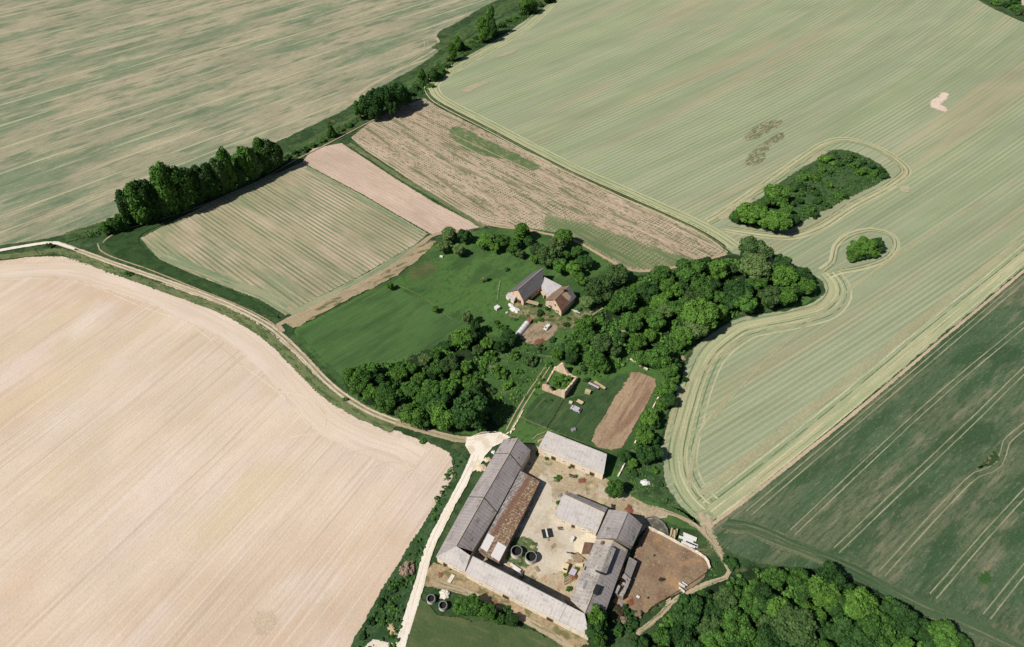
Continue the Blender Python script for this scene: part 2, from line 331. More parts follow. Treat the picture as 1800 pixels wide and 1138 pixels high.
mb = ground_mat('rough_spots', K(116, 128, 90), [('n', K(188, 174, 146), 3, .9, .46, .6, .8)], a=.7, fade=True)
patch('weedy_patch', [(1308, 244), (1330, 222), (1372, 212), (1362, 224), (1330, 242), (1314, 248)], mb, soft=3.4, cap=.6, jit=.9, label='upper weedy patch above the long copse')
patch('weedy_patch', [(1312, 290), (1322, 268), (1346, 248), (1374, 234), (1378, 240), (1352, 258), (1344, 274), (1334, 288)], mb, soft=3.4, cap=.6, jit=.9, label='lower weedy patch above the long copse')
mb = ground_mat('thin_spots', K(190, 178, 146), [('n', K(166, 172, 136), 3, 1, .46, .62, .85)], fade=True)
for i, c in enumerate([[(808, 162), (824, 152), (850, 144), (866, 142), (840, 154), (820, 164)], [(870, 102), (890, 92), (912, 86), (896, 96)], [(1262, 382), (1310, 352), (1330, 348), (1290, 376), (1268, 388)], [(1420, 300), (1440, 278), (1462, 264), (1440, 268), (1412, 288)], [(1580, 330), (1600, 326), (1596, 338), (1584, 340)]]):
    patch('thin_crop_spot', c, mb, soft=2, jit=.6, label='thin bare spot in the pale green field')
m = ground_mat('far_soil', K(214, 188, 168), [('n', K(200, 178, 150), 20, 6, .45, .62, .8)])
patch('far_field', [(1790, -10), (1792, 8), (1900, 30), (2100, 60), (2300, -60), (1800, -90)], m, label='corner of a bare pink field beyond the far bushes')
ribbons('far_verge', [([(1720, -30), (1760, 2), (1800, 22), (1900, 60), (2100, 90)], 12, 3)], G.setdefault('verge', ground_mat('verge_grass', K(84, 108, 62), [('n', K(56, 84, 44), 5, 2, .45, .62, .85), ('n', K(140, 136, 96), 6, 1.6, .58, .7, .6)], mode='uv', grain=.3)), soft=2, label='green verge in the top right corner')

# field 7: dark green field
a7 = ang((1310, 903), (1800, 492))
m = ground_mat('young_grain', K(86, 109, 78), [
    ('n', K(116, 121, 93), 60, 14, .43, .63, .7, 5), ('n', K(146, 142, 116), 20, 4, .51, .69, .68, 6), ('n', K(62, 90, 58), 30, 6, .5, .64, .8),
    ('n', K(140, 138, 112), 2.5, .8, .55, .68, .45), ('n', K(62, 90, 58), 5, .8, .5, .66, .6), ('w', K(70, 96, 64), 2.0, .5, 1, .3, 1)], a=a7, grain=.25)
patch('dark_green_field', [(1248, 934), (1312, 882), (1402, 810), (1502, 730), (1652, 604), (1802, 478), (2050, 250), (2300, 400), (2400, 1300), (1900, 1300), (1740, 1160), (1640, 1090), (1560, 1048), (1500, 1020), (1440, 1004), (1380, 1000), (1330, 990), (1290, 974), (1262, 955)], m, smooth=False, jit=.4, label='dark green young grain field on the right')
mh = ground_mat('grain_headland', K(84, 106, 74), [('n', K(124, 126, 96), 40, 2.5, .5, .62, .8), ('n', K(146, 140, 110), 30, 1.2, .57, .68, .7), ('n', K(62, 90, 58), 20, 1.2, .5, .62, .7)], mode='uv', grain=.22)
ribbons('grain_headland', [([(1262, 925), (1311, 928), (1390, 960), (1467, 990), (1546, 1030), (1636, 1074), (1731, 1112), (1850, 1170)], 8.5, 0)], mh, soft=3.4, label='headland at the foot of the dark green field')
mt = ground_mat('tramline', K(176, 170, 138), [('n', K(134, 138, 104), 10, .6, .46, .6, .8)], mode='uv')
TL = [[(1313, 905), (1506, 741), (1640, 628), (1800, 492), (1900, 406)], [(1390, 939), (1604, 738), (1700, 654), (1800, 571), (1900, 485)], [(1467, 971), (1586, 858), (1712, 738), (1800, 652), (1900, 560)],
      [(1547, 1012), (1640, 910), (1700, 848), (1716, 835), (1740, 827), (1756, 816), (1763, 798), (1768, 779), (1785, 762), (1810, 742), (1900, 650)],
      [(1636, 1053), (1720, 956), (1800, 868), (1900, 762)], [(1731, 1088), (1800, 1002), (1900, 884)]]
ribbons('tramlines', [(t, .5, q) for t in TL for q in (-.95, .95)], mt, soft=.15, label='paired pale wheel tracks through the dark green field')
mb = ground_mat('grain_hole', K(58, 84, 48), [('n', K(160, 146, 112), 2, 2, .5, .64, .8)])
patch('weed_patch', [(1716, 820), (1730, 805), (1748, 794), (1752, 806), (1742, 816), (1722, 828)], mb, soft=1.4, jit=.8, label='small dark weed patch the wheel tracks bend round')
patch('weed_patch', [(1716, 1018), (1724, 1004), (1740, 1002), (1748, 1016), (1738, 1030), (1722, 1030)], ground_mat('lush', K(62, 98, 48), [], fade=True), cap=1.2, soft=6, jit=.8, label='soft green spot low in the dark green field')

patch('field_gateway', [(1226, 898), (1240, 904), (1250, 908), (1254, 934), (1266, 960), (1280, 990), (1270, 988), (1250, 960), (1236, 936), (1228, 915)], ground_mat('gateway_soil', K(196, 178, 150), [('n', K(170, 172, 132), 3, 1, .5, .62, .8)], a=-1.1, fade=True), soft=2.5, cap=.6, label='worn beige gateway at the tip of the pale green field')
# meadow and farmland round the two farms
m = ground_mat('meadow_grass', K(84, 120, 60), [('n', K(62, 92, 50), 24, 12, .45, .62, .8), ('n', K(84, 108, 60), 10, 5, .54, .68, .6), ('n', K(56, 86, 46), 3, 2, .52, .68, .6), ('n', K(100, 116, 68), 40, 1.2, .58, .7, .4), ('n', K(104, 112, 66), 5, 3, .6, .74, .55, 5), ('n', K(48, 74, 40), 1.6, 1.2, .6, .7, .6)], a=a1, grain=.16)
patch('meadow', [(518, 583), (560, 560), (640, 516), (690, 492), (726, 466), (764, 432), (785, 424), (850, 405), (925, 402), (1010, 420), (1060, 455), (1110, 478), (1180, 470), (1282, 446), (1340, 470), (1420, 480), (1440, 500), (1425, 530), (1380, 544), (1298, 556), (1258, 576), (1222, 602), (1198, 650), (1176, 716), (1158, 790), (1160, 842), (1184, 884), (1232, 935), (1100, 890), (940, 800), (905, 770), (860, 768), (820, 765), (760, 752), (700, 738), (650, 718), (606, 686), (560, 636)], m, jit=.3, label='green meadow and orchard ground round the farmhouse')
m = ground_mat('rich_meadow', K(83, 116, 64), [('n', K(68, 98, 53), 20, 6, .45, .62, .7), ('n', K(100, 122, 72), 12, 2, .54, .7, .5), ('n', K(58, 84, 46), 30, .8, .54, .7, .5)], a=a1, grain=.13)
patch('lower_meadow', [(524, 584), (600, 543), (684, 500), (740, 528), (800, 560), (812, 574), (780, 604), (720, 626), (650, 640), (606, 668), (566, 630)], m, smooth=False, jit=.3, label='smooth dark green lower meadow by the track')
m = ground_mat('dry_meadow', K(104, 108, 68), [('n', K(80, 98, 56), 6, 4, .45, .62, .8)], fade=True)
patch('dry_grass', [(712, 478), (740, 458), (770, 460), (776, 476), (740, 494), (716, 496)], m, cap=1.0, soft=12, jit=1, label='drier brownish grass in the upper meadow')
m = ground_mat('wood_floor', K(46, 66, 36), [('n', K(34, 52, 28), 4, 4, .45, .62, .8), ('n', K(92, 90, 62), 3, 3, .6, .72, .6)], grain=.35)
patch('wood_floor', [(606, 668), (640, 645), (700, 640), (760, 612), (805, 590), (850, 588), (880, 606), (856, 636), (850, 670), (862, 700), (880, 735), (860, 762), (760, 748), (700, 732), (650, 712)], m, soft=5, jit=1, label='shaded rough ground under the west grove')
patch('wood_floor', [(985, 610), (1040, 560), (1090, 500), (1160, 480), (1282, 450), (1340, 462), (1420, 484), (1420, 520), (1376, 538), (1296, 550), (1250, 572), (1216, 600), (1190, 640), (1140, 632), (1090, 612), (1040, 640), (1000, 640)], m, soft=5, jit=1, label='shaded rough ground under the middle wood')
patch('scrub_meadow', [(850, 590), (900, 600), (950, 615), (985, 610), (975, 640), (945, 672), (918, 712), (890, 752), (868, 740), (850, 700), (846, 650)], ground_mat('scrub_meadow_grass', K(72, 104, 54), [('n', K(54, 82, 42), 5, 4, .44, .6, .85), ('n', K(110, 128, 82), 4, 2, .55, .68, .7)], grain=.3), soft=4, jit=1, label='open scrubby grass west of the ruin')
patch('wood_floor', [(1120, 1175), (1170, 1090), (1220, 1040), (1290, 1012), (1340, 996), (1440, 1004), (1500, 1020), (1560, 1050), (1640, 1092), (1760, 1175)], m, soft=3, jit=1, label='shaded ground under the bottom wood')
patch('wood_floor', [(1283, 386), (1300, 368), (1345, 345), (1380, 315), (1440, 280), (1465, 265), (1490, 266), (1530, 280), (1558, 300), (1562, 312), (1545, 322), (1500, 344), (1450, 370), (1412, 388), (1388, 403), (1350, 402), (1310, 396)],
      ground_mat('copse_floor', K(76, 102, 62), [('n', K(54, 80, 46), 4, 3, .45, .62, .8), ('n', K(96, 100, 74), 6, 1.5, .56, .7, .7)], a=.8, grain=.3), soft=1.5, jit=.6, label='overgrown ground of the long copse')
# hedge bank along the mottled field
vg = G['verge']
ribbons('hedge_bank', [([(110, 420), (180, 400), (250, 380), (330, 352), (430, 312), (520, 268), (585, 230), (640, 198), (720, 150), (770, 112), (800, 92), (840, 66), (880, 40), (930, 18), (975, -4), (1040, -40)], 11, 0), ([(776, 90), (830, 54), (900, 12), (960, -20)], 16, 3)], vg, soft=2.5, label='grassy hedge bank below the mottled field')
patch('grass_triangle', [(184, 425), (210, 408), (262, 398), (300, 384), (288, 394), (244, 418), (270, 450), (330, 480), (400, 508), (450, 532), (492, 560), (470, 556), (400, 524), (330, 496), (240, 466), (200, 448)], ground_mat('triangle_grass', K(58, 86, 46), [('n', K(44, 70, 36), 5, 3, .45, .62, .8), ('n', K(88, 110, 62), 4, 2, .6, .7, .6)], grain=.25), jit=.3, label='dark green grass triangle at the west corner of the striped field')
ribbons('verge', [([(-60, 444), (0, 450), (60, 444), (110, 440), (200, 472), (300, 508), (400, 545), (470, 586), (520, 632), (580, 690), (640, 726), (700, 752)], 5.6, -1.2)], ground_mat('dry_verge', K(118, 128, 86), [('n', K(76, 100, 58), 5, 1.4, .46, .62, .85), ('n', K(160, 150, 112), 5, 1, .58, .7, .7)], mode='uv', grain=.25), soft=1.6, label='grass verge between the farm track and the bare field')
patch('roadside_scrub', [(798, 790), (812, 800), (824, 815), (808, 850), (785, 890), (758, 940), (742, 985), (725, 1040), (706, 1100), (690, 1180), (600, 1180), (640, 1095), (676, 1030), (716, 970), (748, 920), (780, 872), (799, 836)], ground_mat('scrub_grass', K(70, 98, 60), [('n', K(50, 78, 46), 5, 3, .42, .6, .85), ('n', K(96, 116, 76), 3, 1.4, .56, .68, .7), ('n', K(44, 68, 38), 1.5, 1, .54, .68, .7)], a=1.1, grain=.3), jit=.3, label='scrubby green strip between the bare field and the white road')
patch('grass_plot', [(735, 1048), (770, 1080), (830, 1092), (900, 1100), (960, 1120), (1010, 1150), (1000, 1220), (700, 1220), (712, 1120)], ground_mat('plot_grass', K(86, 104, 64), [('n', K(104, 112, 72), 8, 4, .5, .62, .8), ('n', K(74, 96, 56), 4, 4, .5, .66, .6), ('n', K(132, 122, 86), 20, 1.6, .6, .7, .5)], a=-.4, grain=.18), jit=.4, label='grass plot below the south barn')

patch('rough_corner', [(1086, 800), (1110, 790), (1150, 780), (1164, 800), (1166, 842), (1188, 884), (1222, 914), (1232, 928), (1196, 902), (1150, 884), (1108, 868), (1092, 840)], ground_mat('rough_corner_grass', K(72, 98, 58), [('n', K(50, 74, 42), 4, 3, .44, .6, .85), ('n', K(116, 124, 88), 3, 2, .58, .7, .7)], grain=.3), soft=2, label='rough grass corner right of the cream-fronted barn')
# roads, tracks and yard
def two_track(name, px, w, label, mat=None, soft=.6):
    return ribbons(name, [(px, w, 0)], mat or G['track'], soft=soft, label=label)
G['white'] = ground_mat('chalk_road', K(255, 246, 230), [('n', K(246, 232, 212), 14, 1.2, .5, .66, .7), ('n', K(206, 186, 158), 3, 1, .6, .72, .6)], mode='uv', grain=.06, macro=.04)
G['earth'] = ground_mat('earth_track', K(188, 172, 140), [('n', K(150, 144, 108), 8, .8, .5, .64, .7), ('n', K(206, 190, 162), 5, .8, .55, .68, .7)], mode='uv', grain=.2)
b_ = [(-60, 452), (0, 441), (40, 434), (80, 428), (100, 428), (135, 440), (200, 464), (250, 481), (300, 498), (360, 520), (420, 545), (470, 572), (500, 596), (535, 630), (575, 672), (610, 700), (650, 724), (700, 744), (760, 762), (800, 772), (832, 776)]
ribbons('farm_track', [(b_[:6], 2.6, 0)], G['white'], soft=.5, label='pale gravel lane entering from the left')
ribbons('farm_track', [(b_[5:], 3.4, 0)], G['earth'], soft=.7, label='stony farm track between the bare field and the meadow')
ribbons('track_ruts', [(b_[4:18], .75, .8), (b_[4:18], .75, -.75)], ground_mat('rut_gravel', K(228, 214, 190), [('n', K(180, 164, 134), 5, .5, .5, .64, .8)], mode='uv'), soft=.2, label='pale wheel ruts of the farm track')
ribbons('track_middle', [(b_[10:], .5, 0)], ground_mat('track_weeds', K(128, 126, 88), [('n', K(190, 174, 142), 4, .5, .5, .6, .9)], mode='uv'), soft=.15, label='weedy middle of the farm track')
ribbons('earth_track', [([(500, 588), (490, 572), (508, 562), (560, 538), (640, 496), (700, 462), (745, 426), (768, 412), (830, 406)], 3.0, 0), ([(172, 426), (176, 440), (196, 452), (260, 474), (340, 506), (420, 538), (468, 562), (492, 580)], 1.0, 0), ([(178, 430), (200, 412), (262, 392), (330, 372), (400, 344), (462, 316), (520, 282), (560, 262), (610, 236), (660, 210), (710, 184), (740, 172)], 1.4, 0)], ground_mat('earth_path', K(186, 166, 138), [('n', K(150, 140, 104), 8, .8, .5, .64, .7)], mode='uv', grain=.2), soft=.6, label='beige earth tracks round the striped field')
patch('bare_bank', [(560, 540), (640, 498), (700, 466), (742, 432), (756, 424), (768, 426), (735, 458), (688, 490), (620, 524), (540, 566), (516, 576), (500, 570)], ground_mat('bank_soil', K(178, 160, 128), [('n', K(104, 112, 70), 7, 2, .52, .62, .9), ('n', K(202, 182, 156), 4, 1.5, .56, .7, .6)], a=.5, grain=.25), soft=1.2, jit=.7, label='bare earth bank with grass tufts above the lower meadow')
ribbons('earth_track', [([(845, 392), (880, 400), (920, 404), (960, 412), (1010, 424), (1060, 452), (1110, 476), (1150, 476), (1210, 466), (1260, 452), (1282, 446)], 2.2, 0)], ground_mat('tan_path', K(196, 170, 142), [('n', K(150, 140, 104), 8, .8, .52, .66, .7)], mode='uv', grain=.2), soft=.7, label='tan path along the lower edge of the vegetable field')
ribbons('field_ditch', [([(748, 162), (770, 182), (866, 230), (1006, 305), (1124, 358), (1222, 402), (1262, 428), (1276, 444)], .9, 0)], ground_mat('ditch_weeds', K(112, 108, 72), [('n', K(76, 88, 50), 4, .6, .5, .62, .8)], mode='uv'), soft=.3, label='weedy furrow between the vegetable field and the pale green field')
# yard
patch('yard', [(900, 790), (936, 782), (952, 790), (1060, 838), (1090, 862), (1136, 888), (1180, 902), (1150, 918), (1128, 935), (1105, 975), (1075, 1050), (1030, 1090), (900, 1040), (840, 1000), (815, 965), (850, 890)],
      ground_mat('yard_soil', K(196, 178, 148), [('n', K(176, 160, 130), 8, 8, .45, .62, .7), ('n', K(218, 204, 180), 7, 7, .52, .66, .8), ('n', K(124, 126, 86), 4, 4, .58, .7, .8), ('n', K(190, 152, 122), 3, 3, .6, .72, .7), ('n', K(136, 116, 88), 1.4, 1.4, .6, .7, .7), ('n', K(98, 108, 70), 2.5, 2.5, .62, .72, .8)], grain=.25), smooth=True, jit=.3, label='dusty earth yard between the barns')
patch('yard_pale', [(936, 850), (952, 838), (966, 855), (972, 885), (990, 912), (1044, 938), (1034, 966), (1000, 985), (980, 1010), (950, 1010), (930, 985), (915, 960), (915, 925), (935, 890)],
      ground_mat('yard_gravel', K(216, 204, 184), [('n', K(198, 182, 156), 4, 4, .48, .64, .8), ('n', K(228, 214, 194), 6, 6, .5, .66, .7)], grain=.12), soft=4, jit=.5, label='pale worn gravel in the courtyard')
patch('yard_front', [(748, 1006), (764, 990), (830, 1014), (900, 1052), (1000, 1104), (1036, 1134), (1010, 1140), (930, 1095), (860, 1056), (780, 1034), (746, 1030)], ground_mat('front_soil', K(176, 156, 124), [('n', K(112, 112, 70), 4, 3, .48, .62, .85), ('n', K(200, 164, 132), 3, 2, .56, .68, .8)], a=AN_, grain=.3), soft=2, jit=.6, label='bare soil and weeds along the front of the south barn')
patch('yard_concrete', [(1012, 944), (1038, 936), (1050, 948), (1040, 972), (1020, 985), (1008, 975)], ground_mat('yard_slab', K(238, 224, 196), [('n', K(214, 194, 164), 3, 3, .55, .7, .7)], grain=.08), soft=1.2, label='pale slab by the rusty lean-to')
patch('yard_grass', [(905, 948), (926, 946), (944, 956), (946, 968), (938, 990), (925, 1000), (900, 990), (888, 985), (896, 960)], ground_mat('yard_weeds', K(100, 118, 74), [('n', K(64, 90, 50), 2, 2, .5, .62, .8), ('n', K(176, 164, 130), 2, 2, .56, .7, .8)], grain=.3), soft=1.5, label='weedy ground round the two yard tanks')
ribbons('white_road', [([(884, 768), (862, 772), (846, 784), (836, 800), (828, 818), (814, 850), (794, 886), (776, 922), (760, 952), (750, 978), (742, 1010), (732, 1045), (720, 1082), (708, 1120), (694, 1180), (680, 1240)], 3.3, 0)], G['white'], soft=.5, label='white chalk road running past the farm')
patch('road_widening', [(820, 770), (836, 768), (850, 763), (880, 762), (898, 770), (884, 778), (866, 786), (852, 802), (840, 826), (826, 832), (828, 800), (818, 784)], ground_mat('chalk_apron', K(254, 244, 228), [('n', K(226, 206, 180), 4, 4, .5, .66, .7)], grain=.07), soft=.9, label='white junction apron at the north end of the long barn')
ribbons('track_ruts', [([(806, 772), (828, 772), (848, 764), (880, 763)], .5, q) for q in (-.7, .7)] + [([(842, 790), (834, 812), (822, 836), (800, 878), (780, 916), (764, 950), (752, 982), (744, 1012), (734, 1048), (712, 1122)], .45, q) for q in (-.75, .8)], ground_mat('chalk_rut', K(236, 218, 194), [('n', K(252, 240, 222), 4, .5, .48, .6, .9)], mode='uv'), soft=.15, label='faint ruts in the white road')
patch('chalk_pile', [(640, 1138), (656, 1126), (680, 1128), (692, 1134), (690, 1160), (640, 1160)], ground_mat('chalk_spill', K(246, 232, 214), [('n', K(206, 180, 156), 3, 3, .56, .7, .7)]), soft=.8, label='white chalk spill beside the road at the bottom edge')
ribbons('earth_track', [([(752, 1018), (780, 1030), (820, 1042), (856, 1058), (900, 1078), (940, 1100), (990, 1130), (1030, 1160)], 2.6, 0), ([(940, 780), (950, 774), (965, 772)], 1.6, 0), ([(1150, 895), (1190, 908), (1226, 928), (1250, 952), (1272, 985), (1282, 1004), (1276, 1016), (1246, 1026), (1212, 1042), (1180, 1060), (1164, 1078), (1140, 1100), (1110, 1122)], 2.0, 0), ([(1236, 918), (1240, 938), (1258, 962), (1272, 986)], 2.4, 0)], ground_mat('farm_path', K(190, 172, 142), [('n', K(120, 122, 82), 8, .7, .5, .62, .8), ('n', K(208, 190, 166), 6, .8, .56, .7, .7)], mode='uv', grain=.2), soft=.6, label='beige paths south and east of the barns')
ribbons('wheel_track', [([(966, 640), (948, 668), (930, 694), (914, 720), (902, 742), (890, 765)], .7, q) for q in (-.8, .8)] + [([(930, 782), (946, 768), (962, 762), (990, 760)], .5, q) for q in (-.7, .7)] + [([(1034, 556), (1052, 544), (1074, 532), (1096, 520)], .8, q) for q in (-.9, .9)], ground_mat('grass_track', K(186, 176, 138), [('n', K(128, 132, 88), 4, .5, .5, .62, .8)], mode='uv'), soft=.2, label='two-rut grass tracks leading to the farmhouse and the barns')
ribbons('desire_path', [([(690, 500), (726, 514), (764, 538), (798, 566)], .45, 0), ([(800, 576), (822, 560), (850, 548), (868, 540)], .4, 0), ([(880, 616), (900, 632), (918, 642)], .5, 0)], ground_mat('trodden_grass', K(122, 132, 84), [('n', K(84, 106, 62), 4, .5, .5, .62, .7)], mode='uv'), soft=.15, label='faint trodden paths in the meadow')
patch('house_yard', [(905, 535), (930, 528), (948, 545), (975, 552), (985, 562), (1010, 548), (1040, 552), (1030, 566), (990, 580), (960, 570), (930, 560), (905, 560), (890, 556)], ground_mat('house_soil', K(118, 122, 82), [('n', K(168, 152, 118), 3, 3, .5, .62, .8), ('n', K(66, 92, 48), 2, 2, .5, .62, .8)], grain=.3), soft=2, label='mixed grass and earth by the farmhouse')
patch('vegetable_garden', [(918, 584), (934, 570), (960, 566), (980, 572), (974, 590), (950, 604), (930, 606), (916, 596)], ground_mat('garden_soil', K(172, 152, 126), [('n', K(126, 110, 84), 4, 1, .5, .62, .8), ('n', K(96, 104, 62), 2, 2, .58, .7, .8)], a=.9, grain=.25), soft=1, label='brown garden plot below the farmhouse')
patch('ploughed_plot', [(1110, 656), (1124, 655), (1150, 668), (1152, 680), (1144, 700), (1130, 726), (1118, 744), (1106, 768), (1092, 788), (1074, 794), (1050, 788), (1038, 776), (1046, 756), (1064, 728), (1084, 692)],
      ground_mat('ploughed_soil', K(178, 152, 124), [('n', K(150, 120, 98), 20, 6, .45, .62, .9), ('n', K(180, 156, 126), 24, 1.4, .5, .64, .8), ('n', K(130, 104, 84), 10, .7, .54, .68, .6)], a=ang((1060, 780), (1130, 665)), grain=.22), smooth=False, soft=1, jit=.4, label='brown ploughed plot north of the barns')
patch('paddock', [(1136, 930), (1160, 940), (1200, 960), (1236, 982), (1246, 1000), (1240, 1018), (1212, 1034), (1180, 1050), (1150, 1064), (1136, 1078), (1100, 1070), (1078, 1060), (1096, 1020), (1112, 990), (1124, 955)],
      ground_mat('paddock_mud', K(156, 132, 108), [('n', K(140, 112, 92), 5, 5, .44, .6, .8), ('n', K(184, 146, 108), 7, 7, .52, .66, .85), ('n', K(150, 134, 106), 3, 3, .56, .7, .7), ('n', K(198, 176, 142), 1.0, 1.0, .62, .72, .8), ('n', K(90, 74, 56), .9, .9, .66, .74, .7), ('n', K(110, 108, 76), 3, 3, .62, .74, .6)], grain=.22), soft=1, jit=.3, label='brown muddy paddock east of the barns')
patch('barn_grass', [(925, 722), (960, 690), (1000, 700), (1040, 690), (1090, 660), (1108, 660), (1085, 692), (1064, 728), (1046, 756), (1036, 778), (1000, 768), (960, 752), (925, 745)], ground_mat('paddock_grass', K(70, 96, 56), [('n', K(56, 82, 48), 5, 3, .45, .62, .8), ('n', K(104, 114, 74), 14, .9, .56, .68, .6)], a=.9, grain=.2), soft=2, label='green paddock round the ruin')
patch('muck_floor', [(1135, 914), (1150, 912), (1163, 920), (1172, 932), (1170, 942), (1150, 934)], ground_mat('muck', K(104, 100, 92), [('n', K(140, 140, 110), 1.5, 1.5, .5, .64, .7)], grain=.3), soft=.4, label='grey floor of the round muck pit')
ZG = ZL[0] + .004
# ---------------------------------------------------------------- leafy things
def leaf_mat(name, dark, light, transl=.16):
    b = NB(name)
    at = b.n('Attribute', attribute_name='tint'); oi = b.n('ObjectInfo')
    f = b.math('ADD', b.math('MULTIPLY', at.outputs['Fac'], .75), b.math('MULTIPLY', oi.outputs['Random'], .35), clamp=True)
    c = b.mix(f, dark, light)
    return b.finish(c, rough=.75, spec=.08, transl=transl)
def A(r, g, b): return (r, g, b, 1)
LEAF = {  # dark ends set low to paint near-black shade into crown gaps
    'mid': leaf_mat('leaf_mid_green', A(.013, .036, .009), A(.104, .228, .042)),
    'bright': leaf_mat('leaf_fresh_green', A(.019, .050, .010), A(.140, .282, .046)),
    'dark': leaf_mat('leaf_dark_green', A(.009, .026, .008), A(.058, .134, .034)),
    'olive': leaf_mat('leaf_olive', A(.020, .044, .013), A(.092, .160, .050)),
    'pale': leaf_mat('leaf_pale_green', A(.060, .100, .030), A(.170, .250, .085)),
    'bare': leaf_mat('bare_twigs', A(.150, .105, .070), A(.330, .250, .180), 0),
}
bk = NB('bark'); bk.coords(); BARK = bk.finish(bk.layers(A(.10, .075, .05), [('n', A(.05, .04, .03), .3, .3, .45, .6, .8)]), rough=.95)
def crown_mesh(name, seed, nl, N, size, shape='round'):
    r = np.random.RandomState(seed)
    lobes = []
    if shape == 'round':
        lobes.append((np.array([0, 0, -.05]), .52))
        for i in range(nl):
            t = r.uniform(0, 2 * np.pi); h = r.uniform(-.62, .80); q = math.sqrt(max(0, 1 - h * h)) * r.uniform(.50, .80)
            lobes.append((np.array([q * math.cos(t), q * math.sin(t), h * .74]), r.uniform(.12, .33)))
    elif shape == 'tall':
        for i in range(nl):
            h = -.9 + 1.75 * (i + .5) / nl; w = (1 - abs(h) ** 2.2) * .42 + .06
            t = r.uniform(0, 2 * np.pi); lobes.append((np.array([w * math.cos(t) * r.uniform(.3, 1.1), w * math.sin(t) * r.uniform(.3, 1.1), h]), r.uniform(.26, .44) * (1.1 - .45 * abs(h))))
    elif shape == 'cone':
        for i in range(nl):
            h = -.92 + 1.75 * (i + .5) / nl; w = (1 - (h + 1) / 2) * .62
            t = i * 2.4; lobes.append((np.array([w * math.cos(t), w * math.sin(t), h]), .16 + .3 * (1 - (h + 1) / 2)))
    elif shape == 'scrub':
        for i in range(nl):
            t = r.uniform(0, 2 * np.pi); q = math.sqrt(r.uniform(0, 1)) * .75
            lobes.append((np.array([q * math.cos(t), q * math.sin(t), r.uniform(-.5, .35) * (1 - q * .5)]), r.uniform(.18, .36)))
    C = np.array([l[0] for l in lobes]); R = np.array([l[1] for l in lobes])
    V, Fc, T = [], [], []
    # inner mass of each lobe, tinted dark as painted shade between leaf clumps
    bmx = bmesh.new(); bmesh.ops.create_icosphere(bmx, subdivisions=2, radius=1)
    iv = np.array([v.co[:] for v in bmx.verts]); iff = [[v.index for v in f.verts] for f in bmx.faces]; bmx.free()
    for c, q in zip(C, R):
        b0 = len(V); jt = 1 + r.uniform(-.2, .2, len(iv))
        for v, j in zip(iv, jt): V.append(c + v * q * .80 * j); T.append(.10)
        Fc += [tuple(b0 + k for k in f) for f in iff]
    p = R ** 2 / (R ** 2).sum(); k = 0; tries = 0
    ltint = r.uniform(0, 1, len(R))
    while k < N and tries < N * 6:
        tries += 1; i = r.choice(len(R), p=p); d = r.normal(size=3); d /= np.linalg.norm(d)
        if d[2] < -.55: continue
        pt = C[i] + d * R[i] * r.uniform(.80, 1.25)
        dist = np.linalg.norm(C - pt, axis=1) / R
        if (dist < .80).any(): continue
        nrm = d + r.normal(size=3) * .5; nrm /= np.linalg.norm(nrm)
        a = np.cross(nrm, r.normal(size=3)); a /= np.linalg.norm(a); b = np.cross(nrm, a)
        s = size * r.uniform(.6, 1.3); b0 = len(V)
        tt = min(1, max(0, .30 + .30 * ltint[i] + r.normal() * .22))
        for x, y, z in ((-1, -.5, -.25), (0, -.9, .1), (1, -.4, -.2), (.75, .7, .05), (-.6, .8, -.1)):
            V.append(pt + a * x * s + b * y * s + nrm * z * s); T.append(tt)
        Fc.append((b0, b0 + 1, b0 + 2, b0 + 3, b0 + 4)); k += 1
    me = bpy.data.meshes.new(name); me.from_pydata([tuple(v) for v in V], [], Fc)
    at = me.attributes.new('tint', 'FLOAT', 'POINT'); at.data.foreach_set('value', T)
    me.update(); return me
def trunk_mesh(name, seed):
    r = random.Random(seed); bmx = bmesh.new()
    def limb(p0, p1, r0, r1, n=7, seg=4):
        d = (p1 - p0); ax = d.orthogonal().normalized(); ay = d.normalized().cross(ax); prev = None
        for i in range(seg + 1):
            t = i / seg; c = p0 + d * t + Vector((r.uniform(-1, 1), r.uniform(-1, 1), 0)) * .02 * (i > 0); q = r0 + (r1 - r0) * t
            ring = [bmx.verts.new(c + ax * math.cos(2 * math.pi * k / n) * q + ay * math.sin(2 * math.pi * k / n) * q) for k in range(n)]
            if prev:
                for k in range(n): bmx.faces.new((prev[k], prev[(k + 1) % n], ring[(k + 1) % n], ring[k]))
            prev = ring
        bmx.faces.new(prev)
    limb(Vector((0, 0, 0)), Vector((0, 0, .62)), .045, .022)
    for k in range(5):
        t = k * 1.3 + r.random(); h = .26 + .07 * k
        limb(Vector((0, 0, h)), Vector((math.cos(t) * .22, math.sin(t) * .22, h + .24)), .018, .007, 5, 3)
    me = bpy.data.meshes.new(name); bmx.to_mesh(me); bmx.free(); me.materials.append(BARK); return me
SHAPES = {'round': [crown_mesh('crown_round', s, 34, 3600, .058) for s in (1, 2, 3, 4, 5, 6)],
          'tall': [crown_mesh('crown_tall', s, 26, 3000, .060, 'tall') for s in (11, 12, 13)],
          'cone': [crown_mesh('crown_cone', s, 12, 900, .085, 'cone') for s in (21,)],
          'scrub': [crown_mesh('crown_scrub', s, 11, 750, .11, 'scrub') for s in (31, 32, 33, 34)]}
TRUNKS = [trunk_mesh('trunk', s) for s in (1, 2, 3)]
_cm = {}
def crown(shape, hue, r):
    i = r.randrange(len(SHAPES[shape])); k = (shape, hue, i)
    if k not in _cm:
        me = SHAPES[shape][i].copy(); me.materials.clear(); me.materials.append(LEAF[hue]); _cm[k] = me
    return _cm[k]
TREES = []
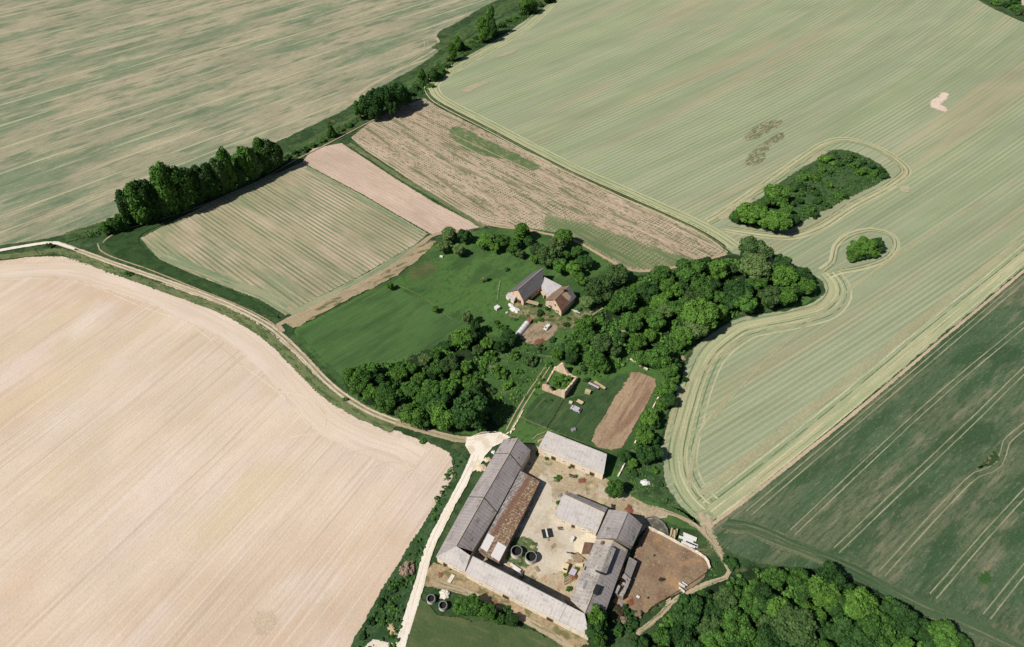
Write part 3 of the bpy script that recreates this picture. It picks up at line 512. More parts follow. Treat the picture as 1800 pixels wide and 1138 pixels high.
def plant(base, H, R, hue, shape, label, group=None, name=None, cat=None, low=.16, trunk=True):
    """a tree: Empty at its foot > crown, trunk; small shrubs have only a crown part"""
    r = random.Random(len(TREES) * 31 + 5)
    nm = name or ('tree' if shape != 'scrub' else 'bush')
    e = bpy.data.objects.new(nm, None); COL.objects.link(e); e.location = base; e.rotation_euler = (0, 0, r.uniform(0, 6.28)); e.empty_display_size = .5
    tag(e, label, cat or ('tree' if nm != 'bush' else 'bush'), group)
    z0 = H * low; hz = (H - z0) / 2
    c = bpy.data.objects.new('crown' if nm != 'bush' else 'foliage', crown(shape, hue, r)); COL.objects.link(c); c.parent = e
    k = R / .92 if shape != 'tall' else R / .72
    c.location = (0, 0, z0 + hz); c.scale = (k * r.uniform(.94, 1.06), k * r.uniform(.94, 1.06), hz / .97)
    if shape == 'scrub': c.location = (0, 0, H * .42); c.scale = (k, k, H * .72)
    if trunk:
        t = bpy.data.objects.new('trunk' if nm != 'bush' else 'stem', TRUNKS[r.randrange(3)]); COL.objects.link(t); t.parent = e
        s_ = min(H, R * 2.2) if shape != 'scrub' else H
        t.scale = (s_, s_, H * .95)
    TREES.append(e); return e

HUE = {'mid': 'mid green', 'bright': 'fresh bright green', 'dark': 'dark green', 'olive': 'dull olive green', 'pale': 'pale green', 'bare': 'leafless brown'}
HUE2 = {'mid': 'green', 'bright': 'bright', 'dark': 'dark', 'olive': 'olive', 'pale': 'pale', 'bare': 'leafless'}
ORD = ['first', 'second', 'third', 'fourth', 'fifth', 'sixth', 'seventh', 'eighth', 'ninth', 'tenth', 'eleventh', 'twelfth', 'thirteenth', 'fourteenth', 'fifteenth', 'sixteenth', 'seventeenth', 'eighteenth', 'nineteenth', 'twentieth', 'twenty-first', 'twenty-second', 'twenty-third', 'twenty-fourth', 'twenty-fifth']
def vary(x, y, hue):
    q = (x * 0.7548 + y * 0.5698) % 1.0
    if hue == 'mid': return 'olive' if q < .09 else 'bright' if q < .28 else 'dark' if q < .38 else 'mid'
    if hue == 'bright': return 'mid' if q < .18 else 'pale' if q > .93 else hue
    return hue
def cluster(items, place, group, rows, hfac=2.0, rowwords=None, rmul=1.0, kind='tree', low=.12):
    """items: (x, y, r_px, hue[, shape, height]) crown centres in the survey photo; rows: y limits that split the cluster into rows"""
    byrow = {}
    for it in items:
        row = sum(1 for q in rows if it[1] > q); byrow.setdefault(row, []).append(it)
    for row, its in byrow.items():
        its.sort(key=lambda t: t[0]); its2 = its
        for i, it in enumerate(its2):
            x, y, rp, hue = it[:4]; hue = vary(x, y, hue); rp *= 1 + .16 * math.sin(x * 1.7 + y * 2.3); shape = it[4] if len(it) > 4 and it[4] else 'round'
            g0 = W(x, y, 3); R = rp / pxm(g0) * rmul * 1.08
            H = it[5] if len(it) > 5 else R * hfac + 1.2
            if shape == 'scrub': H = it[5] if len(it) > 5 else R * 1.3
            zc = H - (H * (1 - low)) / 2 if shape != 'scrub' else H * .45
            p = W(x, y, zc); p.z = 0
            sz = 'broad' if R > 4.2 else 'small' if R < 2.2 else 'medium'
            k2 = 'tree' if (shape != 'scrub') else 'bush'
            rw = (rowwords[row] + ' of ') if rowwords else 'in '
            lab = f'{sz} {HUE2[hue]} {k2}, {ORD[i]} from left in {(rowwords[row] + " of ") if rowwords else ""}{place}'
            plant(p, H, R, hue, shape, lab, group, low=low if shape != 'scrub' else .1)

# windbreak at the foot of the mottled field: base x, base y, top y, half width
def tall_row(items, place, group, shape='tall'):
    items = sorted(items)
    for i, it in enumerate(items):
        bx, by, ty, hw = it[:4]; hue = it[4] if len(it) > 4 else 'dark'; shp = it[5] if len(it) > 5 else shape
        ty = ty + ((bx * 37) % 17 - 4 if ty < 330 and bx < 500 else 0)
        by = by - (7 if by > 250 and ty < 330 and bx < 500 else 0)
        g0 = W(bx, by, 0); R = hw / pxm(g0)
        lo, hi = .5, 40
        for _ in range(30):
            md = (lo + hi) / 2; q = g0.copy(); q.z = md
            depth = q.y * cp - (md - CAM_H) * sp; yy = 569 - F_PX * (q.y * sp + (md - CAM_H) * cp) / depth
            if yy > ty: lo = md
            else: hi = md
        g0 = W(bx, by, R * .5); g0.z = 0
        plant(g0, md, R, hue, shp, f'{"tall" if md > 9 else "small"} {HUE2[hue]} tree, {ORD[i]} from left in {place}', group, low=.04)
tall_row([(236, 392, 322, 17), (256, 390, 318, 20, 'mid'), (272, 386, 318, 18), (292, 378, 318, 15, 'olive'), (306, 374, 288, 19, 'mid'), (326, 366, 284, 20, 'mid'), (345, 358, 282, 17, 'olive'), (362, 352, 278, 14, 'olive'), (378, 348, 276, 15), (395, 342, 268, 13, 'olive'), (408, 334, 264, 14, 'mid'), (424, 328, 280, 11, 'olive'), (440, 316, 248, 17, 'mid'), (452, 312, 248, 15, 'pale'), (466, 304, 240, 14, 'mid'), (478, 300, 240, 16, 'olive'), (489, 294, 248, 11),
          (204, 404, 380, 11, 'mid'), (190, 408, 388, 9, 'mid'), (218, 398, 374, 11, 'mid')], 'the long windbreak', 'trees of the windbreak')
tall_row([(634, 204, 172, 12, 'mid', 'round'), (648, 200, 156, 15, 'dark', 'round'), (664, 196, 144, 17, 'dark', 'round'), (682, 192, 138, 18, 'dark', 'round'), (700, 186, 138, 17, 'dark', 'round'), (714, 178, 148, 13, 'dark', 'round'), (660, 206, 172, 12, 'dark', 'round'), (690, 200, 165, 12, 'dark', 'round')], 'the dark round clump', 'trees of the round clump')
tall_row([(583, 238, 212, 8, 'mid', 'cone'), (742, 142, 117, 7, 'bright'), (762, 138, 117, 9, 'dark'), (772, 134, 122, 8, 'mid'), (795, 104, 74, 7, 'bright'), (804, 88, 61, 6, 'bright'), (848, 70, 28, 10, 'bright'), (862, 58, 7, 8, 'mid'), (868, 62, 30, 7, 'dark'), (926, 20, -8, 11, 'bright'), (938, 18, -4, 7, 'bright'), (962, 2, -16, 7, 'dark'), (812, 86, 72, 5, 'dark')], 'the upper hedge bank', 'trees of the upper hedge bank')
# long copse
cluster([(1317, 375, 22, 'bright'), (1298, 379, 14, 'mid'), (1350, 384, 21, 'bright'), (1369, 390, 17, 'bright'), (1334, 366, 13, 'mid'), (1366, 338, 17, 'bright'), (1372, 352, 12, 'bright'), (1354, 352, 11, 'mid'), (1382, 368, 12, 'mid'), (1396, 386, 9, 'dark')], 'the long copse', 'tall trees of the long copse', [365], rowwords=['back row', 'front row'], hfac=1.7)
sc = [(1414, 310, 10, 'bright'), (1456, 280, 13, 'bright'), (1470, 274, 8, 'dark'), (1490, 278, 12, 'mid'), (1502, 290, 9, 'mid'), (1520, 300, 10, 'mid'), (1532, 290, 9, 'dark'), (1548, 300, 9, 'dark'), (1553, 309, 7, 'dark'), (1536, 306, 8, 'mid'), (1509, 304, 8, 'mid'), (1420, 367, 12, 'mid'), (1441, 354, 9, 'dark'), (1408, 326, 8, 'dark'), (1433, 310, 8, 'mid'), (1456, 325, 8, 'mid'), (1475, 341, 10, 'mid'), (1389, 356, 8, 'dark'), (1397, 332, 7, 'mid'), (1446, 296, 8, 'mid'), (1488, 345, 6, 'dark'), (1458, 360, 6, 'dark'), (1436, 338, 7, 'dark'), (1405, 352, 8, 'dark'), (1462, 303, 6, 'dark'), (1480, 290, 7, 'dark'), (1424, 328, 6, 'olive'), (1408, 340, 6, 'mid'), (1430, 378, 7, 'dark'), (1515, 286, 7, 'dark'), (1498, 276, 7, 'dark')]
cluster([(a, b, c, d, 'scrub', 2.4 + c * .16) for a, b, c, d in sc], 'long copse scrub', 'bushes of the long copse', [300, 330], rowwords=['upper part', 'middle', 'lower part'])
cluster([(1524, 430, 17, 'bright', None, 7.5), (1508, 438, 14, 'bright', None, 6), (1502, 448, 11, 'mid', None, 4), (1541, 428, 11, 'dark', None, 7), (1532, 442, 10, 'mid', None, 4.5), (1517, 448, 9, 'mid', None, 3.5), (1497, 455, 8, 'mid', None, 3), (1546, 438, 8, 'dark', None, 4)], 'the small round copse', 'trees of the small copse', [])
# main wood
MW = [(1327, 443, 21, 'mid'), (1329, 470, 29, 'bright'), (1374, 462, 17, 'mid'), (1378, 488, 22, 'mid'), (1411, 484, 17, 'dark'), (1417, 503, 15, 'mid'), (1380, 520, 20, 'bright'), (1354, 522, 17, 'olive'), (1298, 510, 27, 'mid'), (1330, 500, 19, 'mid'), (1310, 532, 17, 'mid'), (1260, 474, 17, 'mid'), (1282, 472, 13, 'olive'), (1242, 468, 13, 'dark'), (1212, 476, 23, 'bright'), (1232, 496, 22, 'mid'), (1238, 518, 17, 'mid'), (1163, 484, 21, 'mid'), (1180, 509, 20, 'bright'), (1140, 513, 16, 'dark'), (1200, 506, 14, 'mid'), (1160, 530, 17, 'bright'), (1196, 543, 16, 'bright'), (1219, 529, 17, 'olive'), (1230, 553, 25, 'bright'), (1224, 574, 19, 'bright'), (1264, 549, 14, 'bright'), (1263, 522, 14, 'mid'), (1136, 556, 16, 'mid'), (1153, 566, 14, 'mid'), (1170, 549, 13, 'bright'),
      (1098, 527, 21, 'bright'), (1080, 540, 13, 'mid'), (1056, 507, 21, 'olive'), (1084, 482, 22, 'olive'), (1032, 531, 13, 'pale'), (1110, 568, 15, 'mid'), (1117, 508, 9, 'bright'), (1028, 573, 17, 'bright'), (1034, 592, 13, 'mid'), (1058, 606, 16, 'olive'), (1122, 599, 17, 'bright'), (1142, 590, 11, 'mid'), (1202, 590, 14, 'bright'), (1194, 606, 12, 'mid'), (1158, 630, 23, 'bright'), (1176, 650, 14, 'bright'), (1131, 632, 13, 'mid'), (1045, 633, 16, 'mid'), (1060, 645, 12, 'mid'), (1284, 534, 15, 'dark'), (1400, 505, 15, 'dark'), (1250, 500, 14, 'dark'), (1205, 560, 13, 'dark'), (1090, 590, 12, 'dark'), (1080, 615, 11, 'olive')]
cluster(MW, 'middle wood', 'trees of the middle wood', [488, 518, 545, 580, 615], rowwords=['back row', 'second row', 'third row', 'fourth row', 'fifth row', 'front row'], hfac=1.75)
cluster([(1175, 681, 12, 'mid'), (1186, 664, 9, 'bright'), (1164, 710, 11, 'mid'), (1177, 704, 10, 'dark'), (1142, 736, 14, 'bright'), (1152, 746, 10, 'dark'), (1133, 767, 13, 'bright'), (1150, 775, 11, 'dark'), (1098, 803, 11, 'mid'), (1134, 800, 18, 'dark'), (1154, 797, 13, 'dark'), (1112, 814, 10, 'mid'), (1204, 664, 9, 'dark', 'scrub'), (1182, 640, 12, 'dark'), (1160, 690, 10, 'bright', 'scrub'), (1150, 722, 9, 'mid', 'scrub'), (1128, 742, 8, 'mid', 'scrub'), (1120, 785, 9, 'mid', 'scrub'), (1118, 832, 7, 'dark', 'scrub'), (1150, 826, 8, 'mid', 'scrub'), (1160, 852, 6, 'dark', 'scrub'), (1112, 852, 5, 'mid', 'scrub'), (1172, 880, 5, 'mid', 'scrub'), (1104, 828, 6, 'mid', 'scrub')], 'the plot hedge', 'trees and bushes of the plot hedge', [700, 760], rowwords=['upper part', 'middle', 'lower part'], hfac=1.6)
# garden trees north of the farmhouse
cluster([(790, 414, 11, 'pale', 'tall', 7.5), (779, 434, 12, 'pale'), (816, 415, 14, 'dark'), (806, 440, 9, 'pale'), (858, 424, 13, 'mid', 'tall', 7), (884, 424, 10, 'mid'), (917, 409, 15, 'mid', 'tall', 9), (906, 428, 11, 'mid'), (900, 440, 10, 'bright'), (915, 446, 9, 'olive'), (946, 438, 12, 'olive'), (964, 450, 19, 'mid'), (938, 456, 8, 'bright'), (990, 418, 16, 'bright', 'tall', 9.5), (979, 430, 13, 'bright'), (1014, 441, 12, 'mid'), (992, 449, 11, 'mid'), (983, 467, 15, 'bright'), (1009, 472, 16, 'bright'), (1022, 492, 12, 'bright'), (1032, 512, 10, 'mid'), (1028, 460, 13, 'dark'), (870, 436, 9, 'mid'), (930, 424, 10, 'dark')], 'trees behind farmhouse', 'trees behind the farmhouse', [432, 452], rowwords=['back row', 'middle row', 'front row'], hfac=1.8)
tall_row([(686, 508, 494, 6, 'bright', 'round'), (766, 548, 537, 6, 'bright', 'round'), (822, 568, 544, 9, 'pale', 'round'), (836, 584, 560, 9, 'dark', 'round')], 'the meadow tree line', 'single trees of the meadow')
cluster([(x, y, q, h, 'scrub') for x, y, q, h in [(505, 276, 7, 'dark'), (520, 268, 8, 'dark'), (536, 262, 7, 'dark'), (548, 256, 6, 'mid'), (566, 246, 5, 'mid'), (600, 228, 5, 'mid'), (615, 220, 6, 'mid'), (724, 164, 7, 'dark'), (732, 154, 7, 'dark'), (746, 146, 6, 'dark'), (756, 150, 6, 'mid'), (780, 126, 6, 'dark'), (786, 116, 5, 'mid'), (790, 104, 5, 'dark'), (818, 82, 5, 'mid'), (830, 74, 6, 'mid'), (838, 66, 6, 'dark'), (880, 44, 6, 'mid'), (892, 36, 5, 'dark'), (905, 30, 5, 'mid'), (918, 24, 5, 'dark'), (950, 8, 6, 'dark'), (972, 0, 6, 'dark')]], 'shrubs along the upper hedge bank', 'shrubs of the hedge bank', [])
cluster([(x, y, q, h, 'scrub') for x, y, q, h in [(944, 530, 4, 'bright'), (952, 562, 5, 'bright'), (966, 556, 5, 'mid'), (928, 556, 4, 'mid'), (1000, 560, 5, 'mid'), (1014, 566, 6, 'bright'), (1020, 545, 5, 'olive'), (1030, 556, 5, 'mid'), (872, 566, 5, 'mid'), (888, 576, 5, 'bright'), (906, 562, 4, 'mid'), (990, 590, 6, 'bright'), (858, 580, 6, 'mid'), (940, 566, 4, 'bright')]], 'garden shrubs below the farmhouse', 'garden shrubs', [568], rowwords=['upper part', 'lower part'])
cluster([(x, y, q, h, 'scrub') for x, y, q, h in [(1016, 655, 6, 'mid'), (1028, 650, 7, 'dark'), (1040, 655, 6, 'bright'), (1052, 662, 5, 'mid'), (1030, 668, 5, 'dark'), (1072, 650, 6, 'mid'), (1088, 645, 6, 'bright'), (950, 668, 5, 'bright'), (942, 694, 4, 'mid'), (958, 706, 4, 'mid'), (972, 704, 4, 'dark')]], 'shrubs round the ruin', 'shrubs round the ruin', [])
plant(W(849, 494), 3.6, 1.9, 'pale', 'scrub', 'round pale bush standing alone in the upper meadow west of the farmhouse')
plant(W(891, 477), 2.2, 1.2, 'olive', 'scrub', 'small grey-green bush alone behind the grey-roofed farmhouse barn')
# west grove
WG = [(623, 661, 17, 'bright'), (638, 669, 19, 'mid'), (630, 679, 17, 'bright'), (648, 652, 14, 'mid'), (651, 690, 17, 'bright'), (683, 690, 19, 'mid'), (677, 711, 15, 'bright'), (703, 658, 12, 'bright'), (704, 647, 9, 'bright'), (723, 648, 11, 'mid'), (721, 686, 14, 'bright'), (709, 726, 15, 'olive'), (727, 729, 21, 'mid'), (741, 736, 17, 'mid'), (744, 695, 15, 'mid'), (758, 686, 15, 'bright'), (737, 669, 12, 'bright'), (769, 648, 13, 'mid'), (790, 643, 15, 'olive'), (795, 630, 10, 'mid'), (786, 609, 10, 'mid'), (812, 595, 17, 'bright'), (747, 632, 10, 'bright'), (765, 625, 11, 'mid'), (818, 644, 11, 'bright'), (802, 658, 11, 'bright'), (786, 685, 14, 'mid'), (801, 676, 9, 'bright'), (827, 674, 14, 'bright'), (776, 704, 17, 'dark'), (767, 721, 17, 'mid'), (778, 737, 17, 'mid'), (823, 722, 29, 'dark', None, 16), (806, 739, 18, 'dark'), (836, 680, 11, 'olive'), (864, 686, 10, 'mid', 'scrub'), (856, 604, 13, 'mid'), (860, 627, 11, 'bright', 'scrub'), (881, 655, 12, 'bright', 'scrub'), (867, 647, 9, 'pale', 'scrub'), (890, 678, 10, 'mid', 'scrub'),
      (894, 592, 15, 'dark'), (830, 592, 11, 'dark'), (880, 574, 6, 'bright', 'scrub'), (932, 631, 12, 'mid', 'scrub'), (979, 622, 10, 'bright'), (971, 598, 7, 'dark', 'scrub'), (1005, 611, 12, 'mid'), (951, 552, 7, 'dark', 'scrub'), (996, 570, 6, 'mid', 'scrub'), (1005, 628, 13, 'dark'), (963, 641, 6, 'bright', 'scrub'), (942, 680, 6, 'bright', 'scrub'), (880, 608, 12, 'dark'), (840, 616, 12, 'mid'), (905, 625, 11, 'mid', 'scrub'), (912, 650, 10, 'mid', 'scrub'), (870, 706, 10, 'mid', 'scrub'), (850, 655, 10, 'mid', 'scrub'), (665, 668, 11, 'dark'), (700, 700, 13, 'dark'), (755, 662, 12, 'dark'), (835, 700, 14, 'dark'), (755, 712, 14, 'dark'), (948, 612, 9, 'olive', 'scrub')]
cluster(WG, 'west grove', 'trees and scrub of the west grove', [612, 640, 660, 682, 708], rowwords=['back row', 'second row', 'third row', 'fourth row', 'fifth row', 'front row'], hfac=1.7)
# farm
plant(W(1079, 869), 6.2, 3.0, 'mid', 'round', 'single willow-like tree in front of the pale-roofed barn gable', low=.05)
cluster([(1048, 1084, 14, 'bright', None, 7.5), (1043, 1104, 14, 'mid', None, 6), (1054, 1122, 14, 'mid', None, 6), (1058, 1100, 11, 'mid', None, 5)], 'clump at east end of south barn', 'trees at the end of the south barn', [])
cluster([(809, 1068, 14, 'bright'), (830, 1064, 16, 'mid'), (846, 1070, 14, 'mid'), (862, 1078, 15, 'mid'), (878, 1088, 11, 'mid'), (900, 1090, 11, 'dark'), (890, 1074, 9, 'dark', 'scrub')], 'hedge below the south barn', 'trees of the south barn hedge', [], hfac=1.5)
plant(W(715, 1000), 2.6, 2.7, 'bare', 'scrub', 'leafless brown bush between the white road and the bare field')
plant(W(90, 434), 2.6, 1.5, 'mid', 'scrub', 'small round green bush beside the bend of the gravel lane')
plant(W(228, 484), 2.2, 1.8, 'mid', 'scrub', 'small flat bush on the verge of the farm track below the grass triangle')
plant(W(606, 704), 1.6, 1.2, 'bright', 'scrub', 'low bush at the track edge by the west corner of the grove')
plant(W(742, 776), 1.2, 1.4, 'mid', 'scrub', 'low green shrub at the north corner of the bare field by the junction')
plant(W(980, 842), 1.6, 1.3, 'mid', 'scrub', 'small shrub in the yard below the cream-fronted barn')
plant(W(985, 886), 1.8, 1.2, 'mid', 'scrub', 'shrub at the west gable of the small yard barn')
plant(W(1012, 1000), 1.2, .9, 'bright', 'scrub', 'small weed bush among the yard junk')
plant(W(1000, 1038), 1.3, 1.0, 'mid', 'scrub', 'green bush in the south corner of the courtyard')
plant(W(992, 1013), 1.1, .9, 'mid', 'scrub', 'weed bush below the cream van')
for i, (x, y, q) in enumerate([(946, 800, 1.0), (962, 808, .9), (1000, 822, .7), (1012, 838, .8)]):
    plant(W(x, y), q * 1.3, q, 'mid', 'scrub', f'weedy shrub, {ORD[i]} from the left along the foot of the cream barn front', 'shrubs along the cream barn front')
plant(W(996, 672), 4.2, 3.0, 'mid', 'scrub', 'larger bush growing inside the walls of the ruin')
plant(W(982, 676), 3.2, 2.3, 'bright', 'scrub', 'lighter bush inside the ruin near its front wall')
plant(W(935, 540), 1.5, 1.1, 'mid', 'scrub', 'shrub between the farmhouse and its barn')
plant(W(964, 545), 1.8, 1.3, 'dark', 'scrub', 'dark shrub under the gable of the brown-roofed farmhouse')
# bottom wood
BW = [(1360, 1018, 19, 'mid'), (1402, 1020, 22, 'mid'), (1411, 1036, 15, 'mid'), (1460, 1016, 22, 'dark'), (1447, 1042, 25, 'bright'), (1465, 1060, 17, 'mid'), (1486, 1040, 15, 'dark'), (1516, 1069, 27, 'bright'), (1566, 1076, 18, 'dark'), (1587, 1095, 20, 'dark'), (1622, 1109, 20, 'mid'), (1657, 1120, 19, 'mid'), (1690, 1130, 15, 'dark'), (1544, 1108, 25, 'mid'), (1397, 1102, 27, 'olive'), (1427, 1083, 19, 'mid'), (1369, 1075, 23, 'bright'), (1446, 1108, 19, 'mid'), (1488, 1116, 22, 'dark'), (1484, 1082, 15, 'dark'), (1341, 1053, 17, 'mid'), (1288, 1045, 15, 'bright'), (1316, 1075, 18, 'mid'), (1207, 1076, 23, 'dark'), (1238, 1051, 14, 'mid'), (1275, 1055, 15, 'olive'), (1251, 1076, 14, 'mid'), (1293, 1066, 11, 'mid'), (1322, 1054, 17, 'bright'), (1333, 1036, 14, 'bright'), (1244, 1104, 21, 'bright'), (1295, 1104, 25, 'mid'), (1200, 1114, 17, 'dark'), (1164, 1122, 17, 'mid'), (1351, 1108, 16, 'bright'), (1124, 1134, 13, 'mid'), (1358, 1128, 21, 'dark'), (1256, 1130, 20, 'mid'), (1318, 1128, 19, 'bright'), (1414, 1128, 19, 'mid'), (1582, 1130, 20, 'mid'), (1640, 1150, 20, 'mid'), (1210, 1142, 18, 'mid'), (1450, 1146, 20, 'bright'), (1520, 1145, 20, 'mid'), (1300, 1160, 22, 'dark'), (1380, 1162, 22, 'mid'), (1160, 1155, 18, 'mid'), (1600, 1172, 22, 'mid'), (1690, 1165, 20, 'dark'), (1240, 1168, 20, 'mid'), (1480, 1178, 22, 'mid'), (1304, 1022, 9, 'dark', 'scrub'), (1290, 995, 9, 'dark', 'scrub'), (1276, 985, 8, 'dark', 'scrub')]
BW = [(x, y, q, ('dark' if (x * 7 + y * 3) % 5 < 2 and h == 'mid' else 'mid' if h == 'bright' and x not in (1516, 1369, 1447) else h), *z_) for x, y, q, h, *z_ in BW]
cluster(BW, 'bottom wood', 'trees of the bottom wood', [1040, 1068, 1096, 1125, 1150], rowwords=['back row', 'second row', 'third row', 'fourth row', 'front row', 'foremost row'], hfac=1.75, rmul=1.08)
# roadside scrub, far bushes
cluster([(x, y, q, h, 'scrub') for x, y, q, h in [(690, 1036, 8, 'dark'), (704, 1024, 7, 'mid'), (672, 1062, 9, 'dark'), (690, 1066, 8, 'mid'), (655, 1090, 8, 'dark'), (672, 1092, 7, 'mid'), (700, 1050, 6, 'mid'), (640, 1118, 7, 'dark')]], 'white road scrub strip', 'bushes of the roadside scrub', [1060], rowwords=['upper part', 'lower part'])
cluster([(1752, 4, 8, 'mid', 'scrub'), (1768, 6, 9, 'dark', 'scrub'), (1782, 12, 9, 'mid', 'scrub'), (1796, 20, 9, 'mid', 'scrub'), (1786, 0, 9, 'dark', 'scrub')], 'the top right corner', 'far bushes', [])
cluster([(1076, 1092, 9, 'dark', 'scrub'), (1100, 1072, 8, 'dark', 'scrub'), (1120, 1098, 8, 'dark', 'scrub'), (1085, 1112, 9, 'mid', 'scrub'), (1085, 1080, 9, 'olive', 'scrub'), (1098, 1086, 9, 'bare', 'scrub'), (1110, 1092, 9, 'dark', 'scrub'), (1092, 1102, 10, 'dark', 'scrub'), (1122, 1082, 8, 'bare', 'scrub'), (1110, 1108, 9, 'dark', 'scrub')], 'brushwood south of the paddock', 'bushes below the paddock', [])
# ground cover that nobody could count
def tufts(name, regions, N, h, mat, label, seed=3):
    r = random.Random(seed); V, Fc, T = [], [], []
    polys = [[W(*p) for p in reg] for reg in regions]
    def inside(x, y, P):
        c = False; j = len(P) - 1
        for i in range(len(P)):
            if (P[i].y > y) != (P[j].y > y) and x < (P[j].x - P[i].x) * (y - P[i].y) / (P[j].y - P[i].y) + P[i].x: c = not c
            j = i
        return c
    ar = []
    for P in polys: ar.append(abs(sum(P[i - 1].x * P[i].y - P[i].x * P[i - 1].y for i in range(len(P)))) / 2)
    tot = sum(ar)
    for P, a in zip(polys, ar):
        x0, x1 = min(p.x for p in P), max(p.x for p in P); y0, y1 = min(p.y for p in P), max(p.y for p in P)
        n = int(N * a / tot); k = 0; g = 0
        while k < n and g < n * 40:
            g += 1; x, y = r.uniform(x0, x1), r.uniform(y0, y1)
            if not inside(x, y, P): continue
            if math.sin(x * .31 + 1) * math.sin(y * .27 + x * .1) < r.uniform(-.9, .5): continue
            s = r.uniform(.5, 1.25) * h; tt = r.random(); k += 1
            for q in range(13):
                a_ = r.uniform(0, 6.28); e = r.uniform(.1, 1.0); cx, cy, cz = x + math.cos(a_) * s * .75 * e, y + math.sin(a_) * s * .75 * e, s * (1.05 - .7 * e * e) * r.uniform(.75, 1.1)
                t = Vector((math.cos(a_) * e, math.sin(a_) * e, .7)).normalized(); u = t.orthogonal().normalized(); v = t.cross(u); w_ = s * r.uniform(.18, .34); b0 = len(V)
                for dx, dy in ((-1, -.6), (.2, -1), (1, .1), (0, 1)): V.append(Vector((cx, cy, cz)) + u * dx * w_ + v * dy * w_); T.append(min(1, max(0, tt + r.uniform(-.2, .2))))
                Fc.append((b0, b0 + 1, b0 + 2, b0 + 3))
    o = mesh_obj(name, V, Fc, mat); at = o.data.attributes.new('tint', 'FLOAT', 'POINT'); at.data.foreach_set('value', T)
    o['kind'] = 'stuff'; o['label'] = label; return o
tufts('undergrowth', [[(606, 672), (650, 640), (740, 640), (800, 590), (850, 592), (870, 606), (850, 650), (866, 715), (850, 758), (760, 745), (690, 725)], [(1000, 590), (1040, 560), (1100, 500), (1160, 480), (1282, 455), (1400, 480), (1415, 520), (1300, 550), (1220, 598), (1180, 650), (1120, 640), (1060, 650), (1010, 640)], [(1110, 1180), (1190, 1060), (1330, 1000), (1440, 1008), (1560, 1052), (1730, 1160), (1730, 1200)]], 6000, 1.25, LEAF['mid'], 'leafy undergrowth between the trees of the woods')
tufts('hedge_plants', [[(120, 418), (200, 392), (330, 350), (430, 312), (560, 246), (640, 198), (720, 150), (790, 96), (880, 40), (985, -10), (925, 34), (840, 84), (765, 135), (745, 165), (640, 212), (520, 270), (400, 335), (260, 388), (170, 418)], [(1283, 386), (1345, 345), (1440, 280), (1490, 266), (1558, 300), (1545, 322), (1450, 370), (1388, 403), (1310, 396)], [(798, 800), (814, 812), (780, 880), (738, 990), (706, 1100), (694, 1160), (612, 1160), (676, 1040), (742, 935)]], 4200, .8, LEAF['mid'], 'tall weeds and brambles on the hedge bank, copse and roadside strip', 5)
tufts('scrub_plants', [[(850, 590), (900, 600), (950, 615), (985, 610), (975, 640), (945, 672), (918, 712), (890, 752), (868, 740), (850, 700), (846, 650)]], 260, .8, LEAF['bright'], 'scattered low scrub on the open grass west of the ruin', 8)
tufts('verge_plants', [[(20, 450), (90, 437), (200, 474), (320, 516), (420, 556), (480, 600), (560, 684), (640, 734), (640, 742), (560, 694), (470, 602), (400, 552), (280, 506), (180, 478), (100, 448)], [(1090, 810), (1160, 800), (1164, 842), (1190, 888), (1224, 918), (1160, 884), (1108, 862)], [(1246, 985), (1262, 990), (1268, 1008), (1240, 1022), (1250, 1004)], [(1150, 1075), (1240, 1030), (1270, 1022), (1200, 1060)]], 900, .45, LEAF['mid'], 'weeds on the verges of the tracks', 9)
# ---------------------------------------------------------------- building helpers
def wall_mat(name, base, L, grain=.15):
    b = NB(name); b.coords(math.radians(40), 'rot'); c = b.layers(base, L)
    # courses follow height
    z = b.z; g = b.noise(.6, .6, 4, .6)
    c = b.mix(1.0, c, b.math('MULTIPLY_ADD', g, 4 * grain, 1 - 2 * grain), 'MULTIPLY')
    w = b.math('SINE', b.math('MULTIPLY', z, 2 * math.pi / .45)); c = b.mix(b.sstep(w, .5, 1, .18), c, K(120, 104, 84))
    st = b.sstep(z, .9, .1, .45); c = b.mix(b.math('MULTIPLY', st, b.noise(1.5, 1.5, 3)), c, K(120, 110, 80))
    return b.finish(c, rough=.95, bump=(g, .06, .5))
def roof_mat(name, base, L, a, period=1.15, ribs=.07, grain=.1, laps=1.8, rough=.85):
    b = NB(name); b.coords(a); c = b.layers(base, L)
    rib = b.wave(period, 0, 'u'); c = b.mix(b.sstep(rib, .4, .0, ribs * 1.6), c, b.mix(1.0, c, (.55, .55, .55, 1), 'MULTIPLY')) if ribs else c
    lap = b.wave(laps, 0, 'v'); c = b.mix(b.sstep(lap, .96, 1, .14), c, b.mix(1.0, c, (.45, .45, .45, 1), 'MULTIPLY'))
    g = b.noise(.5, .5, 4, .6); c = b.mix(1.0, c, b.math('MULTIPLY_ADD', g, 4 * grain, 1 - 2 * grain), 'MULTIPLY')
    g2 = b.noise(5, 2.2, 4, .6); c = b.mix(1.0, c, b.math('MULTIPLY_ADD', g2, .3, .85), 'MULTIPLY')
    ms = b.noise(1.8, .9, 5, .7); c = b.mix(b.sstep(ms, .60, .70, .5), c, K(104, 100, 74)); st = b.noise(.5, 5, 4, .6); c = b.mix(b.sstep(st, .52, .7, .35), c, b.mix(1.0, c, (.62, .6, .58, 1), 'MULTIPLY'))
    b2 = b.noise(.35, .35, 2)
    return b.finish(c, rough=rough, bump=(b.math('ADD', rib, b2), .06, .5), spec=.2)
ANG = math.radians(63.8); AN2 = math.radians(-26.6)
